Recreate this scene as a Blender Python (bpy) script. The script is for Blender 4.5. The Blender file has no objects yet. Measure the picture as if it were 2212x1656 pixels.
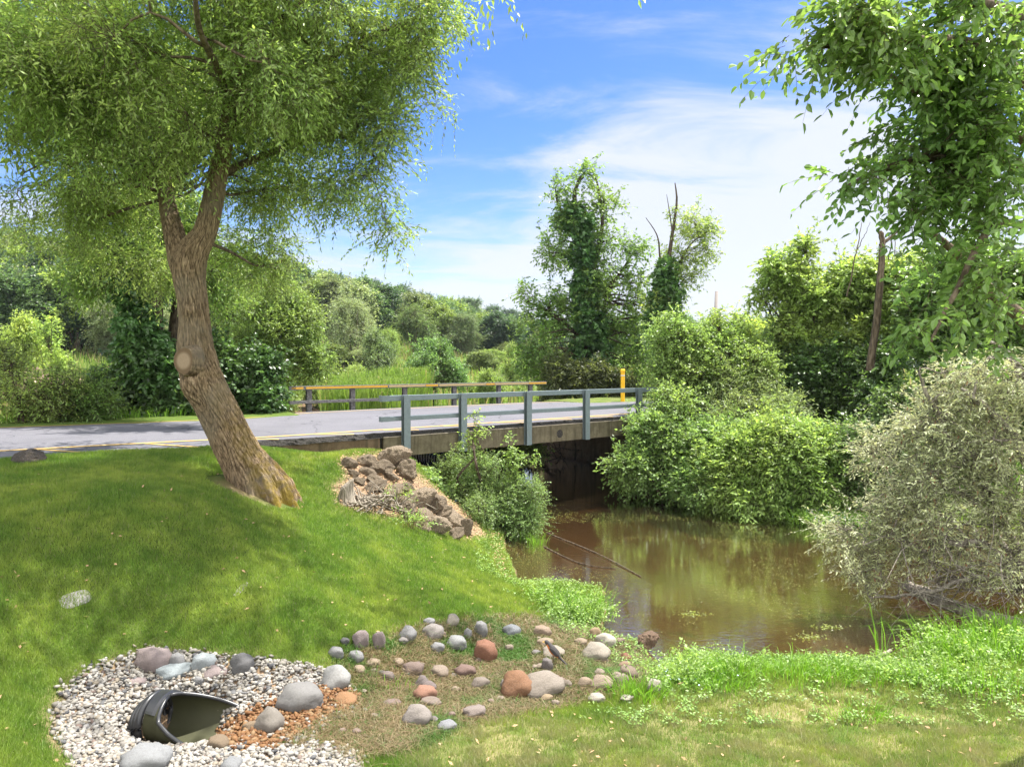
import bpy, math
import numpy as np
from mathutils import Vector, noise as mnoise

C = bpy.context.scene.collection
sc = bpy.context.scene
R = math.radians
PX, PY, F = 1106.0, 828.0, 1550.0          # the photograph's principal point and focal length
CAMZ = 3.3
PITCH = math.atan(39.0 / F)

# ------------------------------------------------------------------ camera, sky, sun, exposure
cam_d = bpy.data.cameras.new('camera'); cam = bpy.data.objects.new('camera', cam_d); C.objects.link(cam)
cam.location = (0, 0, CAMZ); cam.rotation_euler = (math.pi / 2 - PITCH, 0, 0)
cam_d.sensor_width = 36.0; cam_d.lens = 36.0 * F / (2 * PX); cam_d.clip_end = 5000; cam_d.clip_start = 0.05
sc.camera = cam
SUN_H = (0.82, 0.57); SUN_EL = R(67)
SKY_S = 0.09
w = bpy.data.worlds.new('World'); sc.world = w; w.use_nodes = True
nt = w.node_tree; nt.nodes.clear()
def wn(t, **k):
    n = nt.nodes.new(t)
    for a, b in k.items(): setattr(n, a, b)
    return n
sky = wn('ShaderNodeTexSky', sky_type='NISHITA', sun_disc=False, sun_elevation=SUN_EL,
         sun_rotation=math.atan2(SUN_H[0], SUN_H[1]), air_density=1.0, dust_density=0.6, ozone_density=2.5)
hsv = wn('ShaderNodeHueSaturation'); hsv.inputs['Saturation'].default_value = 1.38; hsv.inputs['Hue'].default_value = 0.517; hsv.inputs['Value'].default_value = 0.86
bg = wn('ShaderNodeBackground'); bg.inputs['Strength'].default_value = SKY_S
wo = wn('ShaderNodeOutputWorld')
tc = wn('ShaderNodeTexCoord')
sep = wn('ShaderNodeSeparateXYZ')
nt.links.new(tc.outputs['Generated'], sep.inputs[0])
def mth(op, a, b=None, c=None, clamp=False):
    n = wn('ShaderNodeMath', operation=op, use_clamp=clamp)
    for i, v in enumerate((a, b, c)):
        if v is None: continue
        if isinstance(v, (int, float)): n.inputs[i].default_value = v
        else: nt.links.new(v, n.inputs[i])
    return n.outputs[0]
# cirrus laid on a high flat layer: direction / height
zz = mth('MAXIMUM', sep.outputs['Z'], 0.0)
den = mth('ADD', zz, 0.18)
comb = wn('ShaderNodeCombineXYZ')
nt.links.new(mth('DIVIDE', sep.outputs['X'], den), comb.inputs[0])
nt.links.new(mth('DIVIDE', sep.outputs['Y'], den), comb.inputs[1])
mp = wn('ShaderNodeMapping'); mp.inputs['Rotation'].default_value = (0, 0, R(35)); mp.inputs['Scale'].default_value = (0.75, 1.5, 1)
mp.inputs['Location'].default_value = (3.1, 1.7, 0)
nt.links.new(comb.outputs[0], mp.inputs[0])
n1 = wn('ShaderNodeTexNoise'); n1.inputs['Scale'].default_value = 2.1; n1.inputs['Detail'].default_value = 9; n1.inputs['Roughness'].default_value = 0.62
n1.inputs['Distortion'].default_value = 0.5
nt.links.new(mp.outputs[0], n1.inputs['Vector'])
def cdir(px, py):
    v = Vector(((px - PX) / F, 1, (789 - py) / F)); return v.normalized()
def lobe(px, py, p0, p1):
    v = cdir(px, py); dt = wn('ShaderNodeVectorMath', operation='DOT_PRODUCT'); dt.inputs[1].default_value = v
    nt.links.new(tc.outputs['Generated'], dt.inputs[0])
    mr = wn('ShaderNodeMapRange', interpolation_type='SMOOTHSTEP'); mr.inputs[1].default_value = p0; mr.inputs[2].default_value = p1
    nt.links.new(dt.outputs['Value'], mr.inputs[0]); return mr.outputs[0]
l1 = lobe(1560, 440, 0.955, 1.0); l2 = lobe(2100, 330, 0.955, 1.0); l3 = lobe(1350, 560, 0.955, 1.0)
low = wn('ShaderNodeMapRange', interpolation_type='SMOOTHSTEP'); low.inputs[1].default_value = 0.34; low.inputs[2].default_value = 0.02
nt.links.new(sep.outputs['Z'], low.inputs[0])
bias = mth('ADD', mth('MULTIPLY', l1, 0.25), mth('MULTIPLY', l2, 0.2))
bias = mth('ADD', bias, mth('MULTIPLY', l3, 0.12))
bias = mth('ADD', bias, mth('MULTIPLY', low.outputs[0], 0.38))
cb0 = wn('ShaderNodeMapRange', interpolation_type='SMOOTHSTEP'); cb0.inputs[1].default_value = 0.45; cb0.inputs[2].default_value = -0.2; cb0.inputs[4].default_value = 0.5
nt.links.new(sep.outputs['Y'], cb0.inputs[0]); bias = mth('ADD', bias, cb0.outputs[0])  # added cloud cover out of view, overhead and behind the camera, for ambient fill
cf = mth('ADD', n1.outputs['Fac'], bias)
cr = wn('ShaderNodeMapRange', interpolation_type='SMOOTHSTEP'); cr.inputs[1].default_value = 0.55; cr.inputs[2].default_value = 0.95; cr.inputs[4].default_value = 0.93
nt.links.new(cf, cr.inputs[0])
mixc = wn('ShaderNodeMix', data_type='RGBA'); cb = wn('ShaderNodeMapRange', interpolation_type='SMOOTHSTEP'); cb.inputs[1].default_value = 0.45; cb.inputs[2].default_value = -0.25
nt.links.new(sep.outputs['Y'], cb.inputs[0])                        # unseen extra-bright cloud, added overhead and behind the camera to fill the shade
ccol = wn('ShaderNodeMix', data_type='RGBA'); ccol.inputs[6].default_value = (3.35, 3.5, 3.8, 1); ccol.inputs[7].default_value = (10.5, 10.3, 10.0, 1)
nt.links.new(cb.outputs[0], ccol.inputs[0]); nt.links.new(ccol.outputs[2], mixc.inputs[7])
nt.links.new(sky.outputs[0], hsv.inputs['Color'])
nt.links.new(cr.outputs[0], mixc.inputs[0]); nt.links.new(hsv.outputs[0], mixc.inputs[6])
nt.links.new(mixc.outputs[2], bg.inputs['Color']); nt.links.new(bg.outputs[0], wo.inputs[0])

sd = bpy.data.lights.new('sun', 'SUN'); sd.energy = 5.0; sd.angle = R(0.53); sd.color = (1.0, 0.955, 0.88)
sun = bpy.data.objects.new('sun', sd); C.objects.link(sun)
hn = math.hypot(*SUN_H)
sv = Vector((SUN_H[0] / hn * math.cos(SUN_EL), SUN_H[1] / hn * math.cos(SUN_EL), math.sin(SUN_EL)))
sun.rotation_euler = sv.to_track_quat('Z', 'Y').to_euler()
sc.view_settings.view_transform = 'Standard'; sc.view_settings.look = 'None'
sc.view_settings.exposure = 1.55; sc.view_settings.gamma = 1.0
sc.cycles.max_bounces = 8; sc.cycles.diffuse_bounces = 3; sc.cycles.glossy_bounces = 3
sc.cycles.transmission_bounces = 4; sc.cycles.transparent_max_bounces = 8
sc.cycles.use_denoising = True; sc.cycles.sample_clamp_indirect = 6

# ------------------------------------------------------------------ photograph <-> place
def ray(px, py):
    u = (px - PX) / F; v = -(py - PY) / F
    return np.array([u, math.cos(PITCH) + v * math.sin(PITCH), -math.sin(PITCH) + v * math.cos(PITCH)])
def Wp(px, py, Y):                       # the point at forward distance Y
    r = ray(px, py); return np.array([0, 0, CAMZ]) + r * (Y / r[1])
def G(px, py, z=0.0):                    # the point at height z
    r = ray(px, py); return np.array([0, 0, CAMZ]) + r * ((z - CAMZ) / r[2])
def proj(x, y, z):
    cy, sy = math.cos(PITCH), math.sin(PITCH)
    dz = z - CAMZ
    dep = y * cy - dz * sy; up = y * sy + dz * cy
    dep = np.where(np.abs(dep) < 0.05, 0.05, dep)
    return PX + F * x / dep, PY - F * up / dep, dep
D2 = np.array([0.766, 0.643]); N2 = np.array([-0.643, 0.766])     # along and across the road
def road_tn(x, y): return x * D2[0] + y * D2[1], x * N2[0] + y * N2[1]
def RP(t, n, z): return np.array([t * D2[0] + n * N2[0], t * D2[1] + n * N2[1], z])
SK = 0.1945
def sm(a, b, x):
    t = np.clip((x - a) / (b - a), 0, 1); return t * t * (3 - 2 * t)
def inpoly(px, py, poly):
    poly = np.asarray(poly, float); inside = np.zeros(np.shape(px), bool)
    j = len(poly) - 1
    for i in range(len(poly)):
        xi, yi = poly[i]; xj, yj = poly[j]
        c = ((yi > py) != (yj > py)) & (px < (xj - xi) * (py - yi) / (yj - yi + 1e-12) + xi)
        inside ^= c; j = i
    return inside
def pdist(px, py, poly):
    poly = np.asarray(poly, float); d = np.full(np.shape(px), 1e9)
    for i in range(len(poly)):
        a = poly[i - 1]; b = poly[i]; ab = b - a
        t = np.clip(((px - a[0]) * ab[0] + (py - a[1]) * ab[1]) / (ab @ ab + 1e-12), 0, 1)
        d = np.minimum(d, np.hypot(px - a[0] - t * ab[0], py - a[1] - t * ab[1]))
    return d
# value noise
_perm = np.random.default_rng(11).random((256, 256))
def vn2(x, y):
    xi = np.floor(x).astype(int); yi = np.floor(y).astype(int); fx = x - xi; fy = y - yi
    fx = fx * fx * (3 - 2 * fx); fy = fy * fy * (3 - 2 * fy)
    g = lambda a, b: _perm[a % 256, b % 256]
    return (g(xi, yi) * (1 - fx) + g(xi + 1, yi) * fx) * (1 - fy) + (g(xi, yi + 1) * (1 - fx) + g(xi + 1, yi + 1) * fx) * fy
def fbm2(x, y, o=4):
    s = 0; a = 0.5
    for i in range(o): s = s + a * vn2(x + 17.3 * i, y + 9.1 * i); x = x * 2.03; y = y * 2.03; a *= 0.5
    return s

# ------------------------------------------------------------------ the lie of the land
def g2(px, py, z=0.0): p = G(px, py, z); return (p[0], p[1])
WATER = [(16, 7.0), g2(2400, 1365), g2(2212, 1382), g2(2010, 1405), g2(1900, 1436), g2(1750, 1430), g2(1600, 1434), g2(1500, 1424),
         g2(1440, 1452), g2(1400, 1442), g2(1380, 1398), g2(1330, 1388), g2(1290, 1368), g2(1306, 1330), g2(1300, 1280),
         g2(1225, 1268), g2(1120, 1268), g2(1094, 1205), g2(1086, 1168), (0.0, 14.6), (-0.75, 15.2), (-1.4, 16.2), (-2.3, 17.6), (-3.3, 19.5),
         (-5.2, 24), (-7, 28), (-8.3, 31), (-9.2, 36), (-9, 48), (-10, 62), (-20, 66), (-29, 60), (-25, 38), (-14, 29.5), (-7.5, 27.5), (-2.8, 27.6),
         (0.8, 27.5), (4.83, 20.4), (6.0, 18.5), (6.6, 16.8), (7.2, 15.0), (8.4, 13.2), (9.3, 11.5), (11, 10.6), (16, 10.6)]
WATER = [(7.5, 27.5) if 0 else p for p in WATER]
CP = []
def cp(px, py, z): p = G(px, py, z); CP.append((p[0], p[1], z))
for a in [(0, 990, 2.0), (0, 1100, 1.85), (0, 1300, 1.35), (0, 1500, .97), (0, 1656, .8), (100, 1040, 1.95), (300, 990, 1.98), (300, 1100, 1.78), (300, 1250, 1.3),
          (450, 985, 1.93), (550, 1055, 1.65), (560, 975, 1.88), (550, 1250, 1.15), (550, 1380, .86), (300, 1400, .78), (100, 1560, .68), (350, 1500, .56), (350, 1560, .5), (300, 1656, .52),
          (560, 1500, .54), (650, 1560, .46), (600, 1656, .5), (620, 980, 1.75), (690, 990, 1.62), (660, 1060, 1.5), (742, 1080, 1.3), (700, 1200, 1.05), (800, 1180, .92), (800, 1320, .68),
          (900, 1210, .72), (950, 1160, .7), (1000, 1250, .48), (1050, 1180, .3), (1060, 1290, .32), (1150, 1330, .2), (1000, 1340, .46), (850, 1400, .55), (760, 1440, .5), (900, 1470, .34),
          (1000, 1460, .3), (1100, 1450, .24), (1200, 1430, .17), (1300, 1420, .1), (1200, 1300, .14), (1250, 1500, .22), (1100, 1540, .36), (900, 1560, .4), (850, 1656, .47), (1150, 1656, .47), (1400, 1656, .48),
          (1450, 1550, .3), (1500, 1480, .16), (1700, 1480, .15), (1800, 1550, .27), (1800, 1656, .45), (2000, 1470, .15), (2100, 1550, .3), (2212, 1656, .48), (2212, 1450, .2), (2600, 1656, .5), (2500, 1420, .2),
          (1600, 1600, .36), (-300, 1656, 1.0), (-300, 1300, 1.5), (-300, 1050, 1.95)]: cp(*a)
CP += [(*RP(6.9, 12.2, 0)[:2], 1.6), (*RP(7.6, 12.1, 0)[:2], 1.42), (*RP(6.9, 11.2, 0)[:2], 1.5), (-0.75, 14.0, .35), (-1.5, 14.6, .55), (-1.9, 13.2, 1.1), (-1.2, 12.6, .8), (-2.6, 17.0, .3), (-3.6, 15.5, .9), (-5, 20, .5)]
for p in WATER[:30]: CP.append((p[0], p[1], 0.03))
CP += [(0, 3, .6), (-3, 3, .75), (4, 3, .55), (9, 4, .6), (-6, 2, 1.2), (0, -3, .9), (8, -3, .9), (-8, -3, 1.4), (14, 5, .7), (9, 19, .8), (8, 16.5, .5), (10, 14, .6), (12, 12, .5), (14, 18, .9), (13, 25, 1.2), (20, 20, 1)]
CP = np.array(CP)
def _k(r2): return 0.5 * r2 * np.log(r2 + 1e-9)
_n = len(CP)
_A = np.zeros((_n + 3, _n + 3)); _dx = CP[:, None, 0] - CP[None, :, 0]; _dy = CP[:, None, 1] - CP[None, :, 1]
_A[:_n, :_n] = _k(_dx ** 2 + _dy ** 2) + np.eye(_n) * 0.06
_A[:_n, _n] = 1; _A[:_n, _n + 1:] = CP[:, :2]; _A[_n:, :_n] = _A[:_n, _n:].T
_w = np.linalg.solve(_A, np.r_[CP[:, 2], 0, 0, 0])
def tps(x, y):
    z = _w[_n] + _w[_n + 1] * x + _w[_n + 2] * y
    for i in range(_n): z = z + _w[i] * _k((x - CP[i, 0]) ** 2 + (y - CP[i, 1]) ** 2)
    return z
RIDGE = [(-190, 70, 24, 60), (-120, 120, 22, 62), (-80, 165, 22, 75), (-60, 215, 22, 85), (-42, 270, 20, 90), (-20, 330, 17, 100), (10, 400, 9, 110), (60, 470, 2, 120)]
def hill(x, y):
    h = np.zeros(np.shape(x))
    for a, b in zip(RIDGE[:-1], RIDGE[1:]):
        for u in np.linspace(0, 1, 6):
            cx, cy, hh, ww = [a[i] * (1 - u) + b[i] * u for i in range(4)]
            h = np.maximum(h, hh * np.exp(-(((x - cx) ** 2 + (y - cy) ** 2) / ww ** 2) ** 1.1))
    return h
def road_z(t): return 1.95 + 0.05 * sm(6, 0, t)
def gz(x, y):
    x = np.asarray(x, float); y = np.asarray(y, float)
    t, n = road_tn(x, y)
    z = np.clip(tps(np.clip(x, -16, 22), np.clip(y, -4, 27)), 0.04, 2.4)
    ins = inpoly(x, y, WATER); dw = pdist(x, y, WATER)
    far = np.maximum(sm(20.0, 23.0, n), sm(24, 30, y) * sm(12.4, 13, n))
    z = z * (1 - far) + 0.35 * far
    z = z - .27 * np.exp(-(((x + 2.62) / .37) ** 2 + ((y - 5.585) / .27) ** 2) ** 1.5)
    z = z + 0.05 * (fbm2(x * .9, y * .9) - .5) * sm(0, .6, dw)
    s = t - SK * (n - 12.45)
    e = 11.7 + 0.76 * sm(3.3, 4.3, t)
    notspan = 1 - sm(6.9, 7.1, s) * (1 - sm(16.85, 17.1, s))
    wr = sm(e + .02, e + .22, n) * (1 - sm(20.1, 22.5, n)) * notspan
    z = z * (1 - wr) + (road_z(t) - 0.07) * wr
    # under the bridge the left bank falls from the abutment to the water
    span = (1 - notspan) * sm(12.3, 12.6, n) * (1 - sm(19.8, 20.2, n))
    z = z * (1 - span) + np.clip(0.10 + 0.22 * dw, 0, .8) * span
    z = np.where(ins, -0.05 - 0.33 * (1 - np.exp(-dw * 1.1)) + .05 * (fbm2(x * 1.4, y * 1.4) - .5), np.maximum(z, np.minimum(0.02 + dw * 0.25, 0.3)))
    z = z + hill(x, y)
    return z

# ------------------------------------------------------------------ materials
class NT:
    def __init__(s, name):
        s.m = bpy.data.materials.new(name); s.m.use_nodes = True; s.t = s.m.node_tree; s.t.nodes.clear()
        s.out = s.n('ShaderNodeOutputMaterial')
    def n(s, t, **k):
        o = s.t.nodes.new(t)
        for a, b in k.items():
            if a in ('data_type', 'operation', 'blend_type', 'interpolation_type', 'attribute_name', 'use_clamp', 'feature', 'wave_type', 'bands_direction', 'distance', 'noise_dimensions', 'wave_profile', 'rings_direction'): setattr(o, a, b)
            else: s.set(o, a, b)
        return o
    def set(s, o, key, v):
        i = o.inputs[int(key[1:])] if key[0] == 'i' and key[1:].isdigit() else o.inputs[key.replace('_', ' ')]
        if hasattr(v, 'is_linked') or isinstance(v, bpy.types.NodeSocket): s.t.links.new(v, i)
        else: i.default_value = v
    def mix(s, f, a, b, bt='MIX'):
        m = s.n('ShaderNodeMix', data_type='RGBA', blend_type=bt)
        for k, v in ((0, f), (6, a), (7, b)):
            if isinstance(v, bpy.types.NodeSocket): s.t.links.new(v, m.inputs[k])
            else: m.inputs[k].default_value = v if k == 0 else (*v[:3], 1)
        return m.outputs[2]
    def math(s, op, a, b=0.0, clamp=False):
        m = s.n('ShaderNodeMath', operation=op, use_clamp=clamp)
        for i, v in enumerate((a, b)):
            if isinstance(v, bpy.types.NodeSocket): s.t.links.new(v, m.inputs[i])
            else: m.inputs[i].default_value = v
        return m.outputs[0]
    def noise(s, vec, scale, detail=4, rough=.55, out='Fac', dist=0.0):
        o = s.n('ShaderNodeTexNoise', Scale=scale, Detail=detail, Roughness=rough, Distortion=dist)
        if vec is not None: s.t.links.new(vec, o.inputs['Vector'])
        return o.outputs[out]
    def ramp(s, fac, stops, interp='LINEAR'):
        r = s.n('ShaderNodeValToRGB'); s.t.links.new(fac, r.inputs[0]); cr = r.color_ramp; cr.interpolation = interp
        while len(cr.elements) < len(stops): cr.elements.new(0.5)
        for e, (p, c) in zip(cr.elements, stops): e.position = p; e.color = (*c[:3], 1) if len(c) >= 3 else (c[0],) * 3 + (1,)
        return r.outputs[0]
    def rng(s, v, a, b, c=0., d=1.):
        m = s.n('ShaderNodeMapRange', interpolation_type='SMOOTHSTEP', i1=a, i2=b, i3=c, i4=d); s.t.links.new(v, m.inputs[0]); return m.outputs[0]
    def bump(s, h, strength=.5, dist=.02):
        b = s.n('ShaderNodeBump', Strength=strength, Distance=dist); s.t.links.new(h, b.inputs['Height']); return b.outputs[0]
    def pos(s): return s.n('ShaderNodeNewGeometry').outputs['Position']
    def objc(s): return s.n('ShaderNodeTexCoord').outputs['Object']
    def attr(s, name, out='Fac'): return s.n('ShaderNodeAttribute', attribute_name=name).outputs[out]
    def princ(s, col, rough=.6, normal=None, metal=0., spec=.5):
        p = s.n('ShaderNodeBsdfPrincipled')
        for k, v in (('Base Color', col), ('Roughness', rough), ('Metallic', metal), ('Specular IOR Level', spec)):
            if isinstance(v, bpy.types.NodeSocket): s.t.links.new(v, p.inputs[k])
            else: p.inputs[k].default_value = (*v[:3], 1) if k == 'Base Color' else v
        if normal is not None: s.t.links.new(normal, p.inputs['Normal'])
        return p
    def done(s, sh): s.t.links.new(sh.outputs[0] if hasattr(sh, 'outputs') else sh, s.out.inputs[0]); return s.m

def leaf_mat(name, transl=.42, rough=.42, spec=.45, back=None):
    s = NT(name)
    oc = s.n('ShaderNodeObjectInfo').outputs['Color']
    r = s.attr('rnd')
    v = s.rng(r, 0, 1, .7, 1.65)
    n = s.n('ShaderNodeHueSaturation'); s.t.links.new(oc, n.inputs['Color']); s.t.links.new(v, n.inputs['Value'])
    h = s.math('MULTIPLY_ADD', r, .05); n2 = s.n('ShaderNodeMath', operation='MULTIPLY_ADD', i1=.06, i2=.465)
    s.t.links.new(s.noise(s.objc(), .7, 2), n2.inputs[0]); s.t.links.new(n2.outputs[0], n.inputs['Hue']); n.inputs['Saturation'].default_value = .9
    col = n.outputs[0]
    if back is not None:
        g = s.n('ShaderNodeNewGeometry').outputs['Backfacing']
        col = s.mix(s.math('MULTIPLY', g, .75), col, back)
    p = s.princ(col, rough, spec=spec)
    tr = s.n('ShaderNodeBsdfTranslucent'); s.t.links.new(s.mix(1., col, (1.5, 1.45, .9), 'MULTIPLY'), tr.inputs[0])
    m = s.n('ShaderNodeMixShader', i0=transl); s.t.links.new(p.outputs[0], m.inputs[1]); s.t.links.new(tr.outputs[0], m.inputs[2])
    return s.done(m)
M = {}
M['leaf'] = leaf_mat('leaf', .5)
M['leaf_gloss'] = leaf_mat('glossy leaf', .42, .36, .6)
M['leaf_silver'] = leaf_mat('silvery leaf', .38, .5, .4, back=(.36, .38, .27))
def bark(name, c0, c1, sc_=18, moss=0.0):
    s = NT(name); p = s.objc()
    mp = s.n('ShaderNodeMapping', Scale=(1, 1, .22)); s.t.links.new(p, mp.inputs[0])
    f = s.noise(mp.outputs[0], sc_, 6, .65); col = s.mix(s.rng(f, .35, .65), c0, c1)
    return s.done(s.princ(col, .9, s.bump(f, .8, .03), spec=.15))
M['bark'] = bark('bark', (.06, .045, .03), (.18, .14, .10))
M['bark_dark'] = bark('dark bark', (.03, .022, .016), (.10, .078, .055))
M['bark_grey'] = bark('grey twigs', (.10, .085, .07), (.30, .27, .225), 30)
def mb():
    s = NT('furrowed bark'); h = s.attr('ridge')
    base = s.ramp(h, [(0, (.035, .025, .016)), (.35, (.12, .088, .058)), (.7, (.235, .18, .122)), (1, (.33, .265, .185))])
    mpb = s.n('ShaderNodeMapping', Scale=(30, 30, 6)); s.t.links.new(s.objc(), mpb.inputs[0]); fb = s.noise(mpb.outputs[0], 1.3, 5, .7, dist=.4); base = s.mix(.7, base, s.mix(s.rng(fb, .36, .60), (.16, .15, .13), (.86, .84, .8)), 'OVERLAY')
    f = s.noise(s.objc(), 30, 6, .7); base = s.mix(.35, base, s.ramp(f, [(.3, (.07, .05, .035)), (.7, (.36, .30, .22))]), 'OVERLAY')
    f3 = s.noise(s.objc(), 1.6, 3); base = s.mix(s.rng(f3, .45, .7, 0, .5), base, (.20, .175, .13))
    mossm = s.math('MULTIPLY', s.attr('moss'), s.rng(s.noise(s.objc(), 9, 5), .38, .58), True)
    col = s.mix(mossm, base, s.mix(s.noise(s.objc(), 40, 3), (.16, .11, .015), (.26, .19, .03)))
    return s.done(s.princ(col, .92, s.bump(s.math('ADD', s.math('MULTIPLY', fb, 1.6), s.math('MULTIPLY', f, .5)), 1., .022), spec=.1))
M['main_bark'] = mb()
def cutw():
    s = NT('cut wood'); p = s.objc()
    ln = s.n('ShaderNodeVectorMath', operation='LENGTH'); s.t.links.new(p, ln.inputs[0]); r = ln.outputs['Value']
    w_ = s.math('SINE', s.math('MULTIPLY', r, 420)); f = s.noise(p, 30, 4)
    col = s.mix(s.rng(r, .08, .13), (.36, .28, .20), (.17, .12, .075)); col = s.mix(s.math('MULTIPLY', s.rng(w_, -1, 1), .25), col, (.15, .11, .075)); col = s.mix(.4, col, s.mix(f, (.25, .2, .15), (.8, .75, .7)), 'MULTIPLY')
    return s.done(s.princ(col, .85, spec=.1))
M['cut'] = cutw()
def ground_m():
    s = NT('ground soil and turf'); p = s.pos()
    f1 = s.noise(p, .9, 5); f2 = s.noise(p, 14, 5, .65); f3 = s.noise(p, 60, 3, .7)
    g = s.mix(f1, (.045, .085, .012), (.085, .15, .022)); g = s.mix(s.math('MULTIPLY', f2, .7), g, (.09, .10, .03))
    dirt = s.mix(f2, (.10, .065, .04), (.26, .18, .115)); dirt = s.mix(s.rng(f3, .35, .65, 0, .6), dirt, (.32, .23, .15))
    dry = s.mix(f2, (.14, .13, .05), (.30, .25, .13))
    bed = s.mix(s.noise(p, 1.6, 6, .6, dist=.6), (.07, .045, .025), (.20, .13, .075)); bed = s.mix(s.rng(s.noise(p, 2.6, 6, .75, dist=1.0), .54, .68, 0, .85), bed, (.06, .062, .014))
    z = s.n('ShaderNodeSeparateColor'); s.t.links.new(s.attr('zone', 'Color'), z.inputs[0])
    c = s.mix(s.math('MULTIPLY', z.outputs[1], s.rng(s.noise(p, 2.2, 5, .65), .36, .6), True), g, dry)
    c = s.mix(z.outputs[0], c, dirt); c = s.mix(z.outputs[2], c, bed)
    return s.done(s.princ(c, .95, s.bump(s.math('ADD', f2, s.math('MULTIPLY', f3, .5)), .8, .03), spec=.1))
M['ground'] = ground_m()
def blade_m(name, a, b, tip, tr=.35, dry=None):
    s = NT(name); r = s.attr('rnd'); p = s.pos()
    c = s.mix(r, a, b); c = s.mix(s.rng(s.noise(p, 1.1, 4), .38, .66, 0, .7), c, tip)
    c = s.mix(s.rng(s.noise(p, 6, 4), .42, .68, 0, .6), c, a)
    if dry is not None: c = s.mix(s.attr('dry'), c, dry)
    pr = s.princ(c, .5, spec=.25); t = s.n('ShaderNodeBsdfTranslucent'); s.t.links.new(s.mix(.5, c, (.8, .95, .1), 'OVERLAY'), t.inputs[0])
    m = s.n('ShaderNodeMixShader', i0=tr); s.t.links.new(pr.outputs[0], m.inputs[1]); s.t.links.new(t.outputs[0], m.inputs[2])
    return s.done(m)
M['grass'] = blade_m('lawn grass', (.085, .16, .028), (.21, .32, .055), (.36, .41, .09), dry=(.30, .275, .165))
M['drygrass'] = blade_m('dry grass', (.12, .105, .05), (.30, .225, .135), (.20, .145, .08), .25, dry=(.06, .13, .02))
M['reed'] = blade_m('reed', (.12, .19, .04), (.25, .36, .08), (.26, .31, .10), .45, dry=(.42, .32, .2))
M['tuft'] = blade_m('tall grass', (.09, .2, .02), (.22, .38, .05), (.2, .34, .05), .45)
def stone_m(name, stops, sc_=25, bumpd=.01, rough=.85, objrnd=True, zdirt=False):
    s = NT(name); p = s.objc()
    rn = s.n('ShaderNodeObjectInfo').outputs['Random'] if objrnd else s.attr('rnd')
    c = s.ramp(rn, stops, 'CONSTANT' if not objrnd else 'LINEAR')
    f = s.noise(p, sc_, 6, .7); f2 = s.noise(p, sc_ * .25, 4)
    c = s.mix(.55, c, s.mix(s.rng(f, .3, .7), (.25, .25, .25), (.8, .79, .77)), 'OVERLAY')
    c = s.mix(s.rng(f2, .45, .7, 0, .4), c, (.12, .10, .075))
    return s.done(s.princ(c, rough, s.bump(f, .6, bumpd), spec=.3))
def stone_c(name):
    s = NT(name); p = s.objc(); oc = s.n('ShaderNodeObjectInfo').outputs['Color']
    f = s.noise(p, 45, 5, .75); f2 = s.noise(p, 7, 4); f3 = s.n('ShaderNodeTexVoronoi', Scale=90); s.t.links.new(p, f3.inputs['Vector'])
    c = s.mix(.6, oc, s.mix(s.rng(f, .3, .7), (.2, .2, .2), (.82, .81, .8)), 'OVERLAY')
    c = s.mix(s.rng(f2, .45, .72, 0, .45), c, s.mix(.5, oc, (.06, .05, .04)))
    c = s.mix(s.math('MULTIPLY', s.rng(f3.outputs['Distance'], .0, .28, 1, 0), .3), c, (.55, .53, .5))
    return s.done(s.princ(c, .8, s.bump(s.math('ADD', f, f2), .55, .012), spec=.3))
M['stone'] = stone_c('cobble')
def rip():
    s = NT('rough limestone'); p = s.objc(); oc = s.n('ShaderNodeObjectInfo').outputs['Color']
    f = s.noise(p, 14, 8, .75); f2 = s.noise(p, 3, 4); v = s.n('ShaderNodeTexVoronoi', Scale=22); s.t.links.new(p, v.inputs['Vector'])
    c = s.mix(.75, oc, s.mix(s.rng(f, .3, .7), (.12, .11, .1), (.85, .82, .78)), 'OVERLAY'); c = s.mix(s.rng(f2, .5, .7, 0, .4), c, (.2, .15, .10))
    return s.done(s.princ(c, .95, s.bump(s.math('ADD', f, s.math('MULTIPLY', v.outputs['Distance'], .6)), 1.0, .05), spec=.1))
M['riprap'] = rip()
def peb(name, stops):
    s = NT(name); c = s.ramp(s.attr('rnd'), [(p, tuple(q * .36 for q in c)) for p, c in stops], 'CONSTANT'); c = s.mix(.35, c, s.mix(s.noise(s.pos(), 120, 3), (.2, .2, .2), (.85, .85, .85)), 'OVERLAY')
    return s.done(s.princ(c, .75, spec=.3))
M['pebble'] = peb('pale gravel', [(0, (.62, .58, .51)), (.3, (.50, .46, .40)), (.45, (.72, .69, .63)), (.6, (.40, .37, .33)), (.7, (.55, .47, .36)), (.8, (.24, .24, .245)), (.86, (.34, .25, .21)), (.9, (.66, .63, .6)), (.97, (.12, .12, .13))])
M['rust_pebble'] = peb('rust stained gravel', [(0, (.34, .155, .055)), (.3, (.42, .215, .085)), (.55, (.27, .12, .045)), (.75, (.46, .29, .145)), (.93, (.6, .55, .48))])
def asph():
    s = NT('asphalt'); p = s.pos(); f = s.noise(p, 90, 4, .8); f2 = s.noise(p, .7, 4)
    c = s.mix(s.rng(f, .3, .7), (.068, .068, .078), (.165, .162, .180)); c = s.mix(s.rng(f2, .35, .7, 0, .3), c, (.06, .06, .066))
    v = s.n('ShaderNodeTexVoronoi', feature='DISTANCE_TO_EDGE', Scale=.32); nv = s.n('ShaderNodeVectorMath', operation='ADD'); s.t.links.new(p, nv.inputs[0])
    nn = s.n('ShaderNodeTexNoise', Scale=1.5); s.t.links.new(p, nn.inputs['Vector']); s.t.links.new(nn.outputs['Color'], nv.inputs[1]); s.t.links.new(nv.outputs[0], v.inputs['Vector'])
    c = s.mix(s.rng(v.outputs['Distance'], .0, .008, .75, 0), c, (.018, .018, .02))
    return s.done(s.princ(c, .85, s.bump(f, .35, .006), spec=.25))
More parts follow.
